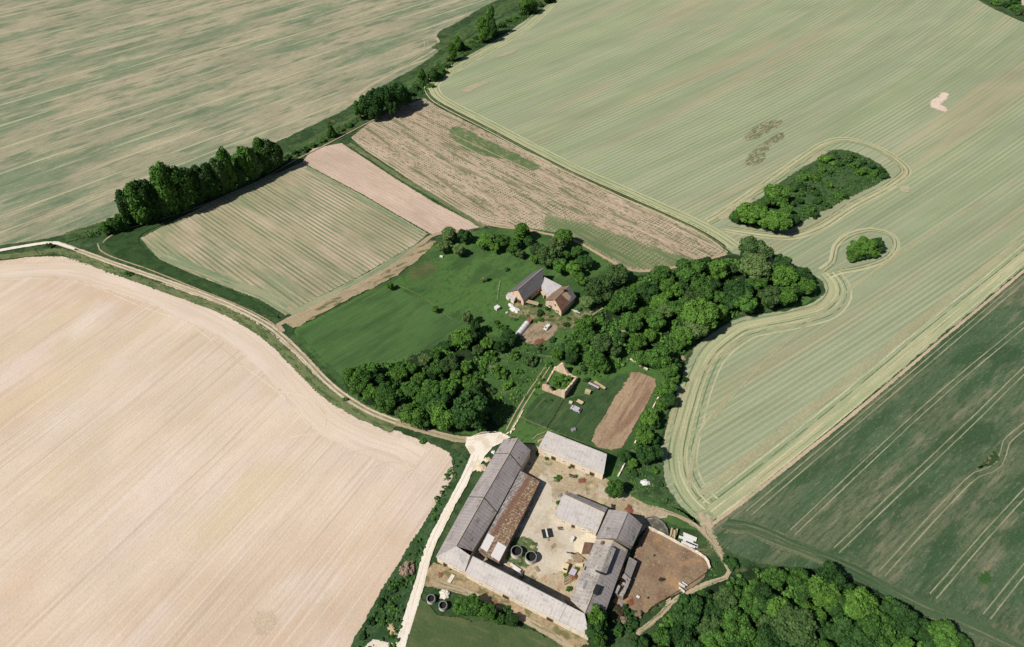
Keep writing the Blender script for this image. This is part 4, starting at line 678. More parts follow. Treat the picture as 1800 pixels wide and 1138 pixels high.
RM = {
    'grey': roof_mat('old_grey_roof', K(176, 167, 165), [('n', K(148, 140, 138), 7, 3, .5, .64, .6), ('n', K(190, 180, 174), 5, 2.5, .52, .66, .6), ('n', K(104, 100, 90), 2.2, 1.2, .62, .72, .7), ('n', K(150, 140, 110), 1.5, 1, .64, .72, .5)], ANG),
    'light': roof_mat('pale_cement_roof', K(206, 199, 195), [('n', K(214, 206, 200), 8, 4, .46, .62, .7), ('n', K(176, 168, 160), 5, 2, .55, .68, .5), ('n', K(140, 132, 122), 1, 1, .64, .7, .6)], AN2, 1.15, .05, .07),
    'patchy': roof_mat('weathered_patchy_roof', K(178, 170, 164), [('n', K(204, 196, 188), 5, 3, .44, .6, .8), ('n', K(132, 126, 122), 3, 2, .54, .66, .6), ('n', K(102, 98, 90), 1.2, .8, .6, .68, .7), ('n', K(214, 200, 168), 1.5, 1, .64, .72, .6)], ANG, 1.15, .08, .14),
    'slate': roof_mat('slate_roof', K(122, 118, 122), [('n', K(104, 102, 106), 4, 2, .5, .64, .6), ('n', K(146, 138, 130), 1.2, .8, .6, .72, .5)], math.radians(47.8), .7, .12),
    'pale_metal': roof_mat('pale_metal_roof', K(208, 202, 202), [('n', K(190, 184, 180), 3, 2, .5, .64, .6)], math.radians(-36), .6, .2, .05),
    'tile': roof_mat('brown_tile_roof', K(150, 126, 104), [('n', K(128, 104, 86), 2, 1.5, .46, .62, .8), ('n', K(176, 156, 126), 1.6, 1.2, .54, .66, .8), ('n', K(120, 112, 84), 1, 1, .6, .7, .7)], math.radians(54.7), .35, .18, .16, .45),
    'tile_red': roof_mat('red_tile_roof', K(132, 98, 82), [('n', K(112, 82, 70), 2, 1, .48, .62, .8), ('n', K(156, 134, 112), 1.2, .8, .6, .7, .6)], math.radians(54.7), .35, .18, .16, .45),
    'rust_sheet': roof_mat('rusty_sheet', K(130, 100, 86), [('n', K(112, 82, 70), 1.5, 1, .5, .64, .6)], ANG, .4, .12, .06),
    'shed': roof_mat('grey_shed_roof', K(156, 148, 146), [('n', K(136, 128, 126), 2, 2, .5, .66, .6)], ANG, .6, .15, .06),
}
WM = {
    'cream': wall_mat('cream_plaster', K(255, 240, 216), [('n', K(240, 216, 186), 2, 2, .52, .66, .8), ('n', K(196, 160, 128), 1.2, 1.2, .64, .74, .6)]),
    'pink': wall_mat('pinkish_plaster', K(244, 212, 182), [('n', K(226, 192, 160), 2, 2, .5, .64, .7), ('n', K(226, 200, 174), 1.5, 1.5, .56, .7, .6)]),
    'stone': wall_mat('rubble_stone', K(240, 208, 176), [('n', K(250, 226, 198), 1.2, 1.2, .48, .62, .8), ('n', K(190, 148, 118), 1, 1, .58, .7, .7), ('n', K(108, 112, 74), 2, 2, .64, .74, .8)], .25),
    'grey': wall_mat('grey_render', K(150, 144, 136), [('n', K(120, 114, 106), 1.5, 1.5, .5, .66, .7)]),
}
def flat(name, c, rough=.8, spec=.2, metal=0.0, grain=.1, sc=.3):
    b = NB(name); b.coords(0); g = b.noise(sc, sc, 3, .6)
    col = b.mix(1.0, c, b.math('MULTIPLY_ADD', g, 4 * grain, 1 - 2 * grain), 'MULTIPLY'); return b.finish(col, rough=rough, spec=spec, metal=metal, bump=(g, .02, .3))
MT = {'wood': flat('weathered_wood', K(170, 150, 120)), 'darkwood': flat('dark_wood', K(84, 66, 50)), 'glass': flat('window_glass', (.02, .025, .03, 1), .15, .6), 'white': flat('white_paint', K(240, 238, 232), .5), 'black': flat('black_rubber', (.015, .015, .015, 1), .8),
      'concrete': flat('concrete', K(240, 230, 214)), 'wetdark': flat('tank_bottom', (.012, .014, .012, 1), .7), 'ridge': flat('ridge_tiles', K(204, 190, 166)), 'metal': flat('grey_metal', K(150, 148, 150), .45, .4), 'cream': flat('cream_paint', K(240, 220, 170), .5),
      'lilac': flat('silver_paint', K(208, 200, 210), .4, .4), 'beige': flat('beige_canvas', K(190, 168, 138)), 'rust': flat('rust', K(140, 92, 70)), 'near_black': flat('dark_tarpaulin', (.02, .022, .02, 1), .5), 'hay': flat('old_hay', K(206, 188, 146)), 'soil': flat('manure', (.03, .026, .018, 1), .95),  # dark_tarpaulin black also paints shade on a barn edge and raised walls
      'poly': flat('polythene', K(244, 238, 236), .35, .4), 'yel': flat('pale_stone', K(232, 214, 180)), 'brick': flat('brick', K(150, 104, 82)), 'lichen': flat('ruin_mortar', K(214, 182, 146))}
def pieces(name, mat, parent, fn):
    bmx = bmesh.new(); fn(bmx); bmesh.ops.recalc_face_normals(bmx, faces=bmx.faces)
    me = bpy.data.meshes.new(name); bmx.to_mesh(me); bmx.free()
    for m in (mat if isinstance(mat, (list, tuple)) else [mat]): me.materials.append(m)
    o = bpy.data.objects.new(name, me); COL.objects.link(o)
    if parent is not None: o.parent = parent
    return o
def prism(bmx, top, d):
    """solid from a top polygon and a downward thickness d (number or Vector)"""
    dv = Vector((0, 0, -d)) if not isinstance(d, Vector) else d
    a = [bmx.verts.new(p) for p in top]; b = [bmx.verts.new(p + dv) for p in top]; n = len(top)
    bmx.faces.new(a); bmx.faces.new(b[::-1])
    for i in range(n): bmx.faces.new((a[i], b[i], b[(i + 1) % n], a[(i + 1) % n]))
def box(bmx, c, sx, sy, sz, rz=0.0, tilt=None, taper=1.0):
    """box standing on c"""
    R_ = Matrix.Rotation(rz, 3, 'Z'); 
    if tilt is not None: R_ = R_ @ tilt
    v = []
    for z, k in ((0, 1), (sz, taper)):
        for x, y in ((-1, -1), (1, -1), (1, 1), (-1, 1)): v.append(bmx.verts.new(Vector(c) + R_ @ Vector((x * sx / 2 * k, y * sy / 2 * k, z))))
    for f in ((3, 2, 1, 0), (4, 5, 6, 7), (0, 1, 5, 4), (1, 2, 6, 5), (2, 3, 7, 6), (3, 0, 4, 7)): bmx.faces.new([v[i] for i in f])
def rod(bmx, a, b, r, n=6):
    a, b = Vector(a), Vector(b); d = (b - a).normalized(); u = d.orthogonal().normalized(); w = d.cross(u)
    A1 = [bmx.verts.new(a + (u * math.cos(2 * math.pi * k / n) + w * math.sin(2 * math.pi * k / n)) * r) for k in range(n)]
    B1 = [bmx.verts.new(b + (u * math.cos(2 * math.pi * k / n) + w * math.sin(2 * math.pi * k / n)) * r) for k in range(n)]
    bmx.faces.new(A1[::-1]); bmx.faces.new(B1)
    for k in range(n): bmx.faces.new((A1[k], A1[(k + 1) % n], B1[(k + 1) % n], B1[k]))
def lathe(bmx, c, prof, n=28, jit=0, cap=True):
    rr = random.Random(4); rings = []
    for r, z in prof: rings.append([bmx.verts.new(Vector((c[0] + r * math.cos(2 * math.pi * k / n), c[1] + r * math.sin(2 * math.pi * k / n), c[2] + z + rr.uniform(-jit, jit)))) for k in range(n)])
    for i in range(len(rings) - 1):
        for k in range(n): bmx.faces.new((rings[i][k], rings[i][(k + 1) % n], rings[i + 1][(k + 1) % n], rings[i + 1][k]))
    if cap: bmx.faces.new(rings[-1]); bmx.faces.new(rings[0][::-1])
def root(name, label, cat, group=None, loc=(0, 0, 0)):
    e = bpy.data.objects.new(name, None); COL.objects.link(e); e.location = loc; e.empty_display_size = .5; return tag(e, label, cat, group)
def settle(e, p):
    """move a root to its foot while its world-built children stay put"""
    p = Vector(p); e.location = p
    for o in list(COL.objects):
        if o.parent == e: o.location = Vector(o.location) - p
    return e
ZB = -.02
def walls(e, top, mat, inset=.35, drop=.14, z0=ZB, name='wall', th=.35):
    c = sum(top, Vector()) / len(top)
    out = []
    for p in top:
        d = Vector((c.x - p.x, c.y - p.y, 0)); d.normalize(); q = p + d * inset * 1.3; q.z = p.z - drop; out.append(q)
    def fn(b):
        n = len(out)
        for i in range(n):
            p, q = out[i], out[(i + 1) % n]
            if (Vector((p.x, p.y)) - Vector((q.x, q.y))).length < .05: continue
            v = [b.verts.new(k) for k in (Vector((p.x, p.y, z0)), Vector((q.x, q.y, z0)), q, p)]; b.faces.new(v)
    pieces(name, mat, e, fn); return out
def roof(e, poly, mat, th=.16, name='roof', parent=None):
    return pieces(name, mat, parent or e, lambda b: prism(b, poly, th))
def ridgecap(par, a, b, r=.16, mat=None):
    return pieces('ridge_cap', mat or MT['ridge'], par, lambda m: rod(m, a + Vector((0, 0, .03)), b + Vector((0, 0, .03)), r, 8))
def opening(e, a, b, t, w, h, sill, kind, leaf=None):
    """door or window in the wall whose foot runs from a to b (outside on the right of a->b)"""
    a = Vector((a.x, a.y, 0)); b = Vector((b.x, b.y, 0)); d = (b - a).normalized(); n = Vector((d.y, -d.x, 0)); c = a + (b - a) * t; rz = math.atan2(d.y, d.x)
    if kind == 'window':
        f = pieces('window', MT['white'], e, lambda m: [box(m, c + n * .05 + d * s * (w / 2) + Vector((0, 0, sill)), .12, .14, h, rz) for s in (-1, 1)] + [box(m, c + n * .05 + Vector((0, 0, sill + z)), w - .121, .14, .12, rz) for z in (0, h - .12)])
        pieces('pane', MT['glass'], f, lambda m: box(m, c + n * .02 + Vector((0, 0, sill + .12)), w - .13, .06, h - .245, rz))
        pieces('sill', MT['concrete'], f, lambda m: box(m, c + n * .1 + Vector((0, 0, sill - .1)), w + .3, .3, .09, rz))
    else:
        f = pieces('door', leaf or MT['darkwood'], e, lambda m: [box(m, c + n * .04 + d * ((k - 1.5) * w / 4) + Vector((0, 0, .1)), w / 4 - .02, .1, h, rz) for k in range(4)])
        pieces('frame', MT['wood'], f, lambda m: [box(m, c + n * .06 + d * s * (w / 2 + .07) + Vector((0, 0, .0)), .13, .2, h + .1, rz) for s in (-1, 1)] + [box(m, c + n * .06 + Vector((0, 0, h + .101)), w + .28, .2, .14, rz)])
    return f

# ---------------------------------------------------------------- the farm
# long west barn, hipped at its south corner
e = root('long_barn', 'long grey-roofed barn beside the white road, its ridge stepped in three sections', 'barn')
secs = [((766, 979), (831, 969), (802, 960), (823.5, 873.6), (873.5, 901), (850, 875), 0.0), ((823.8, 873.2), (873.8, 900.4), (850.3, 874.4), (870, 797.6), (916, 822), (895.3, 797.6), .22), ((870.4, 797), (916.4, 821.4), (895.6, 797), (885, 773), (933, 792), (910, 770), .42)]
tops = []
for i, (w0, e0, r0, w1, e1, r1, dz) in enumerate(secs):
    zr, ze = 7.1 + dz, 4.1 + dz
    A0, E0, R0, A1, E1, R1 = W(*w0, ze), W(*e0, ze), W(*r0, zr), W(*w1, ze), W(*e1, ze), W(*r1, zr)
    if i == 0:
        CS = W(817, 1004.5, ze); CN = W(826.5, 977, 5.9)
        rf = roof(e, [A0, R0, R1, A1], RM['grey'])
        pieces('roof', RM['grey'], e, lambda b: prism(b, [R0 + (E0 - R0) * .02, E0, E1, R1 + (E1 - R1) * .004], .16))
        pieces('roof', RM['light'], e, lambda b: prism(b, [A0 + Vector((.02, -.02, 0)), CS, CN, R0 + Vector((.02, -.02, 0))], .16)); Z0 = (A0, CS, CN, R0, E0)
    else:
        rf = roof(e, [A0, R0, R1, A1], RM['grey']); roof(e, [R0, E0, E1, R1], RM['grey'])
    ridgecap(rf, R0, R1)
    if i: pieces('gable_edge', MT['near_black'], rf, lambda b: [rod(b, R0 + Vector((0, 0, -.05)), E0 + Vector((0, 0, -.05)), .13), rod(b, R0 + Vector((0, 0, -.08)), A0 + Vector((0, 0, -.08)), .10)])
    tops.append((A0, E0, R0, A1, E1, R1))
t0, t2 = tops[0], tops[2]
lp = walls(e, [t0[0], Z0[1], Z0[2] - Vector((0, 0, .1)), t0[1], tops[1][1], t2[4], t2[5], t2[3], tops[1][0]], WM['cream'], inset=.3, drop=.3)
opening(e, lp[0], lp[1], .28, 1.1, 1.9, 0, 'door'); opening(e, lp[0], lp[1], .62, .9, .9, 1.4, 'window'); opening(e, lp[0], lp[1], .82, .9, .9, 1.4, 'window')
opening(e, lp[5], lp[7], .5, 2.6, 3.0, 0, 'door')
settle(e, W(825, 905, 0))
# rusty lean-to along the long barn
rm = NB('rusty_lean_to_roof'); rm.coords(0, 'uv')
c = rm.layers(K(150, 140, 136), [('n', K(200, 194, 190), 1.2, .5, .46, .6, .85), ('n', K(120, 100, 90), 2.2, .8, .54, .66, .6)])
ru = rm.layers(K(144, 110, 90), [('n', K(122, 88, 72), 3, 2, .5, .64, .7), ('n', K(184, 166, 132), .9, .7, .50, .60, .9), ('n', K(200, 190, 176), .6, .5, .58, .66, .7)])
msk = rm.sstep(rm.math('ADD', rm.v, rm.math('MULTIPLY', rm.noise(1.6, .6, 4), 2.4)), 3.4, 4.2)
c = rm.mix(msk, c, ru); cw = rm.math('ADD', rm.v, rm.math('MULTIPLY', rm.noise(2.5, 1, 4), 1.6)); core = rm.math('MULTIPLY', rm.sstep(cw, 3.6, 4.1), rm.sstep(cw, 5.6, 5.0)); c = rm.mix(rm.math('MULTIPLY', core, .85), c, K(138, 104, 88))
rib = rm.wave(.9, 0, 'u'); c = rm.mix(rm.sstep(rib, 0, .4, 1), rm.mix(1.0, c, (.8, .8, .8, 1), 'MULTIPLY'), c)
rm_ = rm.finish(c, rough=.8, bump=(rib, .05, .6))
e = root('rusty_lean_to', 'lean-to with a long rust-brown and grey sheet roof against the long barn', 'shed')
q = [W(915, 828, 3.9), W(949, 846, 3.3), W(877, 990, 3.3), W(841, 967, 3.9)]
bmx = bmesh.new(); th = Vector((0, 0, -.14)); a = [bmx.verts.new(p) for p in q]; b = [bmx.verts.new(p + th) for p in q]
bmx.faces.new(a); bmx.faces.new(b[::-1])
for i in range(4): bmx.faces.new((a[i], b[i], b[(i + 1) % 4], a[(i + 1) % 4]))
bmesh.ops.recalc_face_normals(bmx, faces=bmx.faces); uvl = bmx.loops.layers.uv.new('UVMap'); du = (q[3] - q[0]).normalized(); dvv = (q[1] - q[0]).normalized()
for f in bmx.faces:
    for l_ in f.loops: l_[uvl].uv = ((l_.vert.co - q[0]).dot(du), (l_.vert.co - q[0]).dot(dvv))
me = bpy.data.meshes.new('roof'); bmx.to_mesh(me); bmx.free(); me.materials.append(rm_); rf = bpy.data.objects.new('roof', me); COL.objects.link(rf); rf.parent = e
def on(u, v, up=.02): return q[0] + (q[3] - q[0]) * u + (q[1] - q[0]) * v + (q[2] - q[1] - (q[3] - q[0])) * u * v + Vector((0, 0, up))
for nm_, u0, u1, v0, v1 in (('skylight_sheet', .80, .97, .03, .36), ('skylight_sheet', .82, .985, .56, .98)):
    pieces(nm_, MT['poly'], rf, lambda m: prism(m, [on(u0, v0, .03), on(u0, v1, .03), on(u1, v1, .03), on(u1, v0, .03)], .02))
walls(e, [q[0], q[1], q[2], q[3]], WM['grey'], inset=.3, drop=.16); settle(e, W(890, 915, 0))
# south barn, single-pitch roof
e = root('south_barn', 'long narrow south barn with a pale cement roof and cream front wall', 'barn')
ZE, ZR = 3.4, 6.4
s0, s1, n0, n1 = W(817.6, 1007.5, ZE), W(1036, 1119, ZE), W(831, 978, ZR), W(1027.5, 1079, ZR)
m0 = s0 + (s1 - s0) * .765; mn = n0 + (n1 - n0) * .85
rf = roof(e, [s0, m0, mn, n0], RM['light']); rf2 = roof(e, [m0 + Vector((.06, -.03, -.05)), s1, n1, mn + Vector((.06, -.03, -.05))], RM['light'])
for k in (.22, .42, .60): 
    a_, b_2 = s0 + (s1 - s0) * k, n0 + (n1 - n0) * (k * 1.02)
    pieces('roof_joint', MT['ridge'], rf, lambda m: rod(m, a_ + Vector((0, 0, -.015)), b_2 + Vector((0, 0, -.015)), .035))
pieces('ridge_cap', MT['metal'], rf, lambda m: rod(m, n0, mn, .12))
lp = walls(e, [s0, m0, s1, n1, n0], WM['cream'], inset=.14, drop=.2)
for t_, k_ in ((.12, 'window'), (.22, 'window'), (.34, 'door'), (.46, 'window'), (.58, 'window'), (.70, 'door'), (.84, 'window')): opening(e, lp[0], lp[2], t_, 1.0 if k_ == 'window' else 1.8, .8 if k_ == 'window' else 2.1, 1.2, k_)
settle(e, W(930, 1060, 0))
# cream-fronted barn
e = root('cream_front_barn', 'barn with a pale single-pitch roof and long cream front wall facing the yard', 'barn')
s0, s1, n0, n1 = W(946, 787, 3.9), W(1061, 834, 3.9), W(963, 757, 5.8), W(1067, 798, 5.8)
rf = roof(e, [s0, s1, n1, n0], RM['light'])
for (u, v, r_) in ((.12, .7, .55), (.16, .2, .35)):
    c_ = s0 + (s1 - s0) * u + (n0 - s0) * v + (n1 - n0 - (s1 - s0)) * u * v + Vector((0, 0, .0))
    pieces('patch_sheet', MT['yel'], rf, lambda m: box(m, c_, r_ * 2, r_ * 1.6, .08, AN2))
pieces('ridge_cap', MT['near_black'], rf, lambda m: rod(m, n0, n1, .13))  # black rod paints the thin shadow line along this top edge
lp = walls(e, [s0, s1, n1, n0], WM['cream'], inset=.14, drop=.18)
for t_, k_ in ((.10, 'window'), (.24, 'door'), (.40, 'window'), (.54, 'door'), (.70, 'window'), (.84, 'door')): opening(e, lp[0], lp[1], t_, .9 if k_ == 'window' else 1.4, .8 if k_ == 'window' else 2.1, 1.5, k_)
settle(e, W(1000, 820, 0))
# small yard barn
e = root('small_barn', 'small yard barn with a light grey roof and dark back slope', 'barn')
s0, s1, r0, r1, b0_, b1_ = W(974, 908, 3), W(1049, 937, 3), W(990, 868.5, 5), W(1063, 902, 5), W(1003, 866, 3.6), W(1068.5, 893, 3.6)
rf = roof(e, [s0, s1, r1, r0], RM['light']); roof(e, [r0, r1, b1_, b0_], RM['grey']); ridgecap(rf, r0, r1)
pieces('loose_sheet', MT['ridge'], rf, lambda m: prism(m, [s1 + (r1 - s1) * k + Vector((-.1, 0, .05)) + (s0 - s1).normalized() * o_ for k, o_ in ((.55, 0), (.85, 0), (.85, .8), (.55, .8))], .03))
lp = walls(e, [s0, s1, r1, b1_, b0_, r0], WM['cream'], inset=.25, drop=.18)
for t_, k_ in ((.2, 'window'), (.45, 'door'), (.7, 'window'), (.88, 'window')): opening(e, lp[0], lp[1], t_, .9, .8 if k_ == 'window' else 1.9, 1.3, k_)
settle(e, W(1015, 900, 0))
# tall east barn
e = root('tall_barn', 'tall dark grey barn with a wide weathered gable roof at the northeast of the yard', 'barn')
A0, A1, E0, E1, R0, R1 = W(1047, 947, 5), W(1070, 896, 5), W(1112, 960, 5), W(1129, 923, 5), W(1084, 947, 8.2), W(1104, 901, 8.2)
def sagroof(e, A0, A1, R0, R1, mat, bul=.25):
    """slope with a slight outward belly"""
    n = 5; P = []
    for i in range(n + 1):
        t = i / n; up = Vector((0, 0, bul * math.sin(math.pi * t))); P.append((A0 + (R0 - A0) * t + up, A1 + (R1 - A1) * t + up))
    def fn(b):
        d = Vector((0, 0, -.16)); tp = [[b.verts.new(p) for p in pr] for pr in P]; bt = [[b.verts.new(p + d) for p in pr] for pr in P]
        for i in range(n):
            b.faces.new((tp[i][0], tp[i][1], tp[i + 1][1], tp[i + 1][0])); b.faces.new((bt[i][1], bt[i][0], bt[i + 1][0], bt[i + 1][1]))
            for k in (0, 1): b.faces.new((tp[i][k], tp[i + 1][k], bt[i + 1][k], bt[i][k]))
        b.faces.new((tp[0][1], tp[0][0], bt[0][0], bt[0][1])); b.faces.new((tp[n][0], tp[n][1], bt[n][1], bt[n][0]))
    return pieces('roof', mat, e, fn)
rf = sagroof(e, A0, A1, R0, R1, RM['grey']); sagroof(e, E0, E1, R0, R1, RM['grey']); ridgecap(rf, R0, R1, .14, MT['metal'])
lp = walls(e, [A0, R0, E0, E1, R1, A1], WM['grey'], inset=.3, drop=.25); opening(e, lp[4], lp[5], .4, 2.4, 3, 0, 'door')
settle(e, W(1090, 940, 0))
# east barn with raised ridge
e = root('east_barn', 'long patchy-roofed east barn with a raised ridge section and a dark dormer', 'barn')
A0, A1, E0, E1, R0, R1 = W(1002, 1052, 4), W(1048, 947, 4), W(1063, 1079, 4), W(1104, 967, 4), W(1028, 1078, 6.6), W(1078, 950, 6.6)
A0 = A0 + (A1 - A0) * 0; rf = sagroof(e, A0, A1, R0, R1, RM['patchy'], .08); rf3 = sagroof(e, E0, E1, R0, R1, RM['grey'], .08)
ridgecap(rf, R0, R0 + (R1 - R0) * .38, .18)
def along(t, side, h=0): # t along ridge, side -1 west .. 1 east
    r = R0 + (R1 - R0) * t; a = (A0 + (A1 - A0) * t) if side < 0 else (E0 + (E1 - E0) * t); return r + (a - r) * abs(side) + Vector((0, 0, h))
u0, u1 = .52, .88
ml_, mr0 = 6.6, 1.9
c0, c1 = along(u0, 0, 1.5), along(u1, 0, 1.5); w0_, w1_ = along(u0, -.30, .75 + .5), along(u1, -.30, .75 + .5); x0_, x1_ = along(u0, .34, .85 + .7), along(u1, .34, .85 + .7)
rs = roof(e, [w0_, w1_, c1, c0], RM['patchy'], .12, 'raised_roof'); roof(e, [c0, c1, x1_, x0_], RM['patchy'], .12, 'raised_roof')
def rw(b):
    for P, Q, lo0, lo1 in ((x0_, x1_, along(u0, .34), along(u1, .34)), (w1_, w0_, along(u1, -.30), along(u0, -.30))):
        b.faces.new([b.verts.new(v) for v in (P + Vector((0, 0, -.1)), Q + Vector((0, 0, -.1)), lo1, lo0)])
    for k_, u_ in ((0, u0), (1, u1)):
        b.faces.new([b.verts.new(v) for v in ((w0_, w1_)[k_] - Vector((0, 0, .1)), (c0, c1)[k_] - Vector((0, 0, .1)), (x0_, x1_)[k_] - Vector((0, 0, .1)), along(u_, .34), along(u_, 0), along(u_, -.30))])
pieces('raised_wall', MT['near_black'], e, rw)  # raised walls near black: their shaded side is put into the colour
dc = along(.30, .14); pieces('dormer', MT['near_black'], rf3, lambda m: box(m, dc + Vector((0, 0, -.4)), 2.6, 1.5, 1.25, ANG))  # box coloured near black on every side
pieces('roof_hatch', MT['metal'], rf, lambda m: (box(m, along(.30, -.45, -.02), 2.4, 1.6, .10, ANG)))
pieces('chimney', MT['brick'], rf, lambda m: box(m, along(.93, -.55, -.3), .8, .8, 1.3, ANG))
pieces('vent_hole', MT['near_black'], rf, lambda m: box(m, along(.50, -.86, -.03), 1.1, .7, .12, ANG))
pieces('end_parapet', MT['ridge'], rf, lambda m: prism(m, [along(.955, -1, .12), along(.955, 0, .18), along(.955, .9, .12), along(.995, .9, .12), along(.995, 0, .18), along(.995, -1, .12)], .2))
lp = walls(e, [A0, R0, E0, E1, R1, A1], WM['cream'], inset=.3, drop=.25)
for t_, k_ in ((.3, 'window'), (.5, 'door'), (.7, 'window')): opening(e, lp[5], lp[0], t_, 1, .9 if k_ == 'window' else 2, 1.3, k_)
settle(e, W(1045, 1025, 0))
# sheds on its east side
e = root('lean_to_shed', 'small flat grey-roofed shed on the paddock side of the east barn', 'shed')
q = [W(1106, 979, 3.2), W(1120, 987, 2.8), W(1109, 1016, 2.8), W(1098, 1006, 3.2)]; roof(e, q, RM['shed']); walls(e, q, WM['grey'], inset=.2, drop=.15); settle(e, W(1110, 1000, 0))
e = root('broken_shed', 'half-collapsed shed with holes in its roof at the southeast of the east barn', 'shed')
q = [W(1097, 1008, 2.9), W(1109, 1018, 2.6), W(1096, 1052, 2.5), W(1080, 1042, 2.8)]
def P4(u, v): return q[0] + (q[3] - q[0]) * u + (q[1] - q[0]) * v + (q[2] - q[1] - (q[3] - q[0])) * u * v
for u_0, u_1, v_0, v_1 in ((0, .22, 0, 1), (.225, .5, .6, 1), (.505, .8, .62, .95), (.60, .98, 0, .28), (.82, .98, .5, .9)):
    roof(e, [P4(u_0, v_0), P4(u_0, v_1), P4(u_1, v_1), P4(u_1, v_0)], RM['grey'], .1)
pieces('rafters', MT['darkwood'], e, lambda m: [rod(m, P4(t, 0) - Vector((0, 0, .15)), P4(t, 1) - Vector((0, 0, .15)), .07) for t in (.3, .42, .54, .66, .78, .9)])
pieces('rubble', MT['yel'], e, lambda m: [box(m, P4(a_, b_2) - Vector((0, 0, 2.2)), s_, s_ * .7, s_ * .6, a_ * 9) for a_, b_2, s_ in ((.35, .3, 1.4), (.5, .45, .8), (.72, .45, 1.5), (.85, .3, .9), (.62, .2, .6))])
walls(e, q, WM['grey'], inset=.2, drop=.2); settle(e, W(1095, 1035, 0))
e = root('rusty_annex', 'low annex with a square rust-brown roof at the courtyard side of the east barn', 'shed')
q = [W(1022, 974, 2.3), W(1027.5, 953, 2.3), W(1041, 954, 2.6), W(1036, 974, 2.6)]; roof(e, q, RM['rust_sheet'], .1); walls(e, q, WM['cream'], inset=.15, drop=.12); settle(e, W(1030, 968, 0))

# farmhouse group
e = root('grey_roof_barn', 'farmhouse barn with a dark slate gable roof and pinkish gable wall', 'barn')
ze, zr = 3.6, 7.0
A0, A1, E0, E1, R0, R1 = W(895, 513, ze), W(937, 478, ze), W(920, 529, ze), W(955, 500, ze), W(910, 509.5, zr), W(954.5, 472, zr)
rf = roof(e, [A0, R0, R1, A1], RM['slate']); roof(e, [R0, E0, E1, R1], RM['slate']); ridgecap(rf, R0, R1)
lp = walls(e, [A0, R0, E0, E1, R1, A1], WM['pink'], inset=.3, drop=.22); opening(e, lp[0], lp[2], .3, .9, .9, 1.4, 'window'); opening(e, lp[0], lp[2], .68, 1.2, 2.0, 0, 'door')
opening(e, lp[2], lp[3], .3, 1.6, 2.2, 0, 'door'); opening(e, lp[2], lp[3], .7, .9, .9, 1.4, 'window'); settle(e, W(925, 520, 0))
e = root('white_wing', 'wing with a pale single-pitch roof joining the slate barn and the farmhouse', 'barn')
q = [W(952, 509, 3.3), W(951, 484, 4.6), W(988, 503, 4.6), W(966, 524, 3.3)]; roof(e, q, RM['pale_metal']); lp = walls(e, q, WM['pink'], inset=.25, drop=.18); opening(e, lp[3], lp[0], .5, 1.0, 2, 0, 'door'); settle(e, W(965, 512, 0))
e = root('farmhouse', 'farmhouse with a patched brown tile roof and pale gable wall', 'house')
ze, zr = 3.6, 6.6
A0, A1, E0, E1, R0, R1 = W(957.5, 528, ze), W(980, 506, ze), W(987, 548, ze), W(1013, 522, ze), W(975, 527, zr), W(1000, 502.5, zr)
rf = roof(e, [A0, R0, R1, A1], RM['tile'])
for t0_, t1_, m_ in ((0, .56, 'tile_red'), (.565, 1, 'slate')): roof(e, [R0 + (R1 - R0) * t0_, E0 + (E1 - E0) * t0_, E0 + (E1 - E0) * t1_, R0 + (R1 - R0) * t1_], RM[m_])
def hp(t, s, h=0): r = R0 + (R1 - R0) * t; return r + (E0 + (E1 - E0) * t - r) * s + Vector((0, 0, h))
pieces('patch_tiles', MT['beige'], rf, lambda m: prism(m, [hp(.45, .08, .03), hp(.5, .5, .03), hp(.6, .85, .03), hp(.78, .72, .03), hp(.72, .2, .03)], .02))
ridgecap(rf, R0, R1, .15); pieces('chimney', MT['brick'], rf, lambda m: [box(m, hp(.62, .02, -.3), .7, .7, 1.5, .9), box(m, hp(.62, .02, 1.2), .85, .85, .12, .9)])
lp = walls(e, [A0, R0, E0, E1, R1, A1], WM['pink'], inset=.35, drop=.22)
opening(e, lp[0], lp[2], .25, 1.0, 1.2, 1.2, 'window'); opening(e, lp[0], lp[2], .72, 1.0, 1.2, 1.2, 'window'); opening(e, lp[0], lp[2], .5, .8, .8, 4.0, 'window')
opening(e, lp[5], lp[0], .3, 1, 1.2, 1.1, 'window'); opening(e, lp[5], lp[0], .55, 1.0, 2.0, 0, 'door'); opening(e, lp[5], lp[0], .8, 1, 1.2, 1.1, 'window'); settle(e, W(985, 535, 0))
e = root('porch', 'small ruined porch with pale walls between the white wing and the farmhouse', 'porch')
c_ = W(958, 519); pieces('wall', WM['pink'], e, lambda m: [box(m, c_ + Vector((dx, dy, 0)), sx, sy, 1.6, .95) for dx, dy, sx, sy in ((-1.1, .2, .3, 2.8), (1.2, -.4, .3, 2.8), (-.2, -1.4, 2.2, .3))]); pieces('roof', MT['beige'], e, lambda m: box(m, c_ + Vector((.1, .4, 1.62)), 2.6, 1.2, .1, .95)); settle(e, c_)
e = root('tool_shed', 'small shed with a light grey roof against the pinkish gable', 'shed')
q = [W(889, 520, 2.0), W(894, 514, 2.3), W(907, 522, 2.3), W(903, 530, 2.0)]; roof(e, q, RM['pale_metal'], .08); lp = walls(e, q, WM['cream'], inset=.12, drop=.1); opening(e, lp[3], lp[0], .5, .8, 1.5, 0, 'door'); settle(e, W(898, 524, 0))

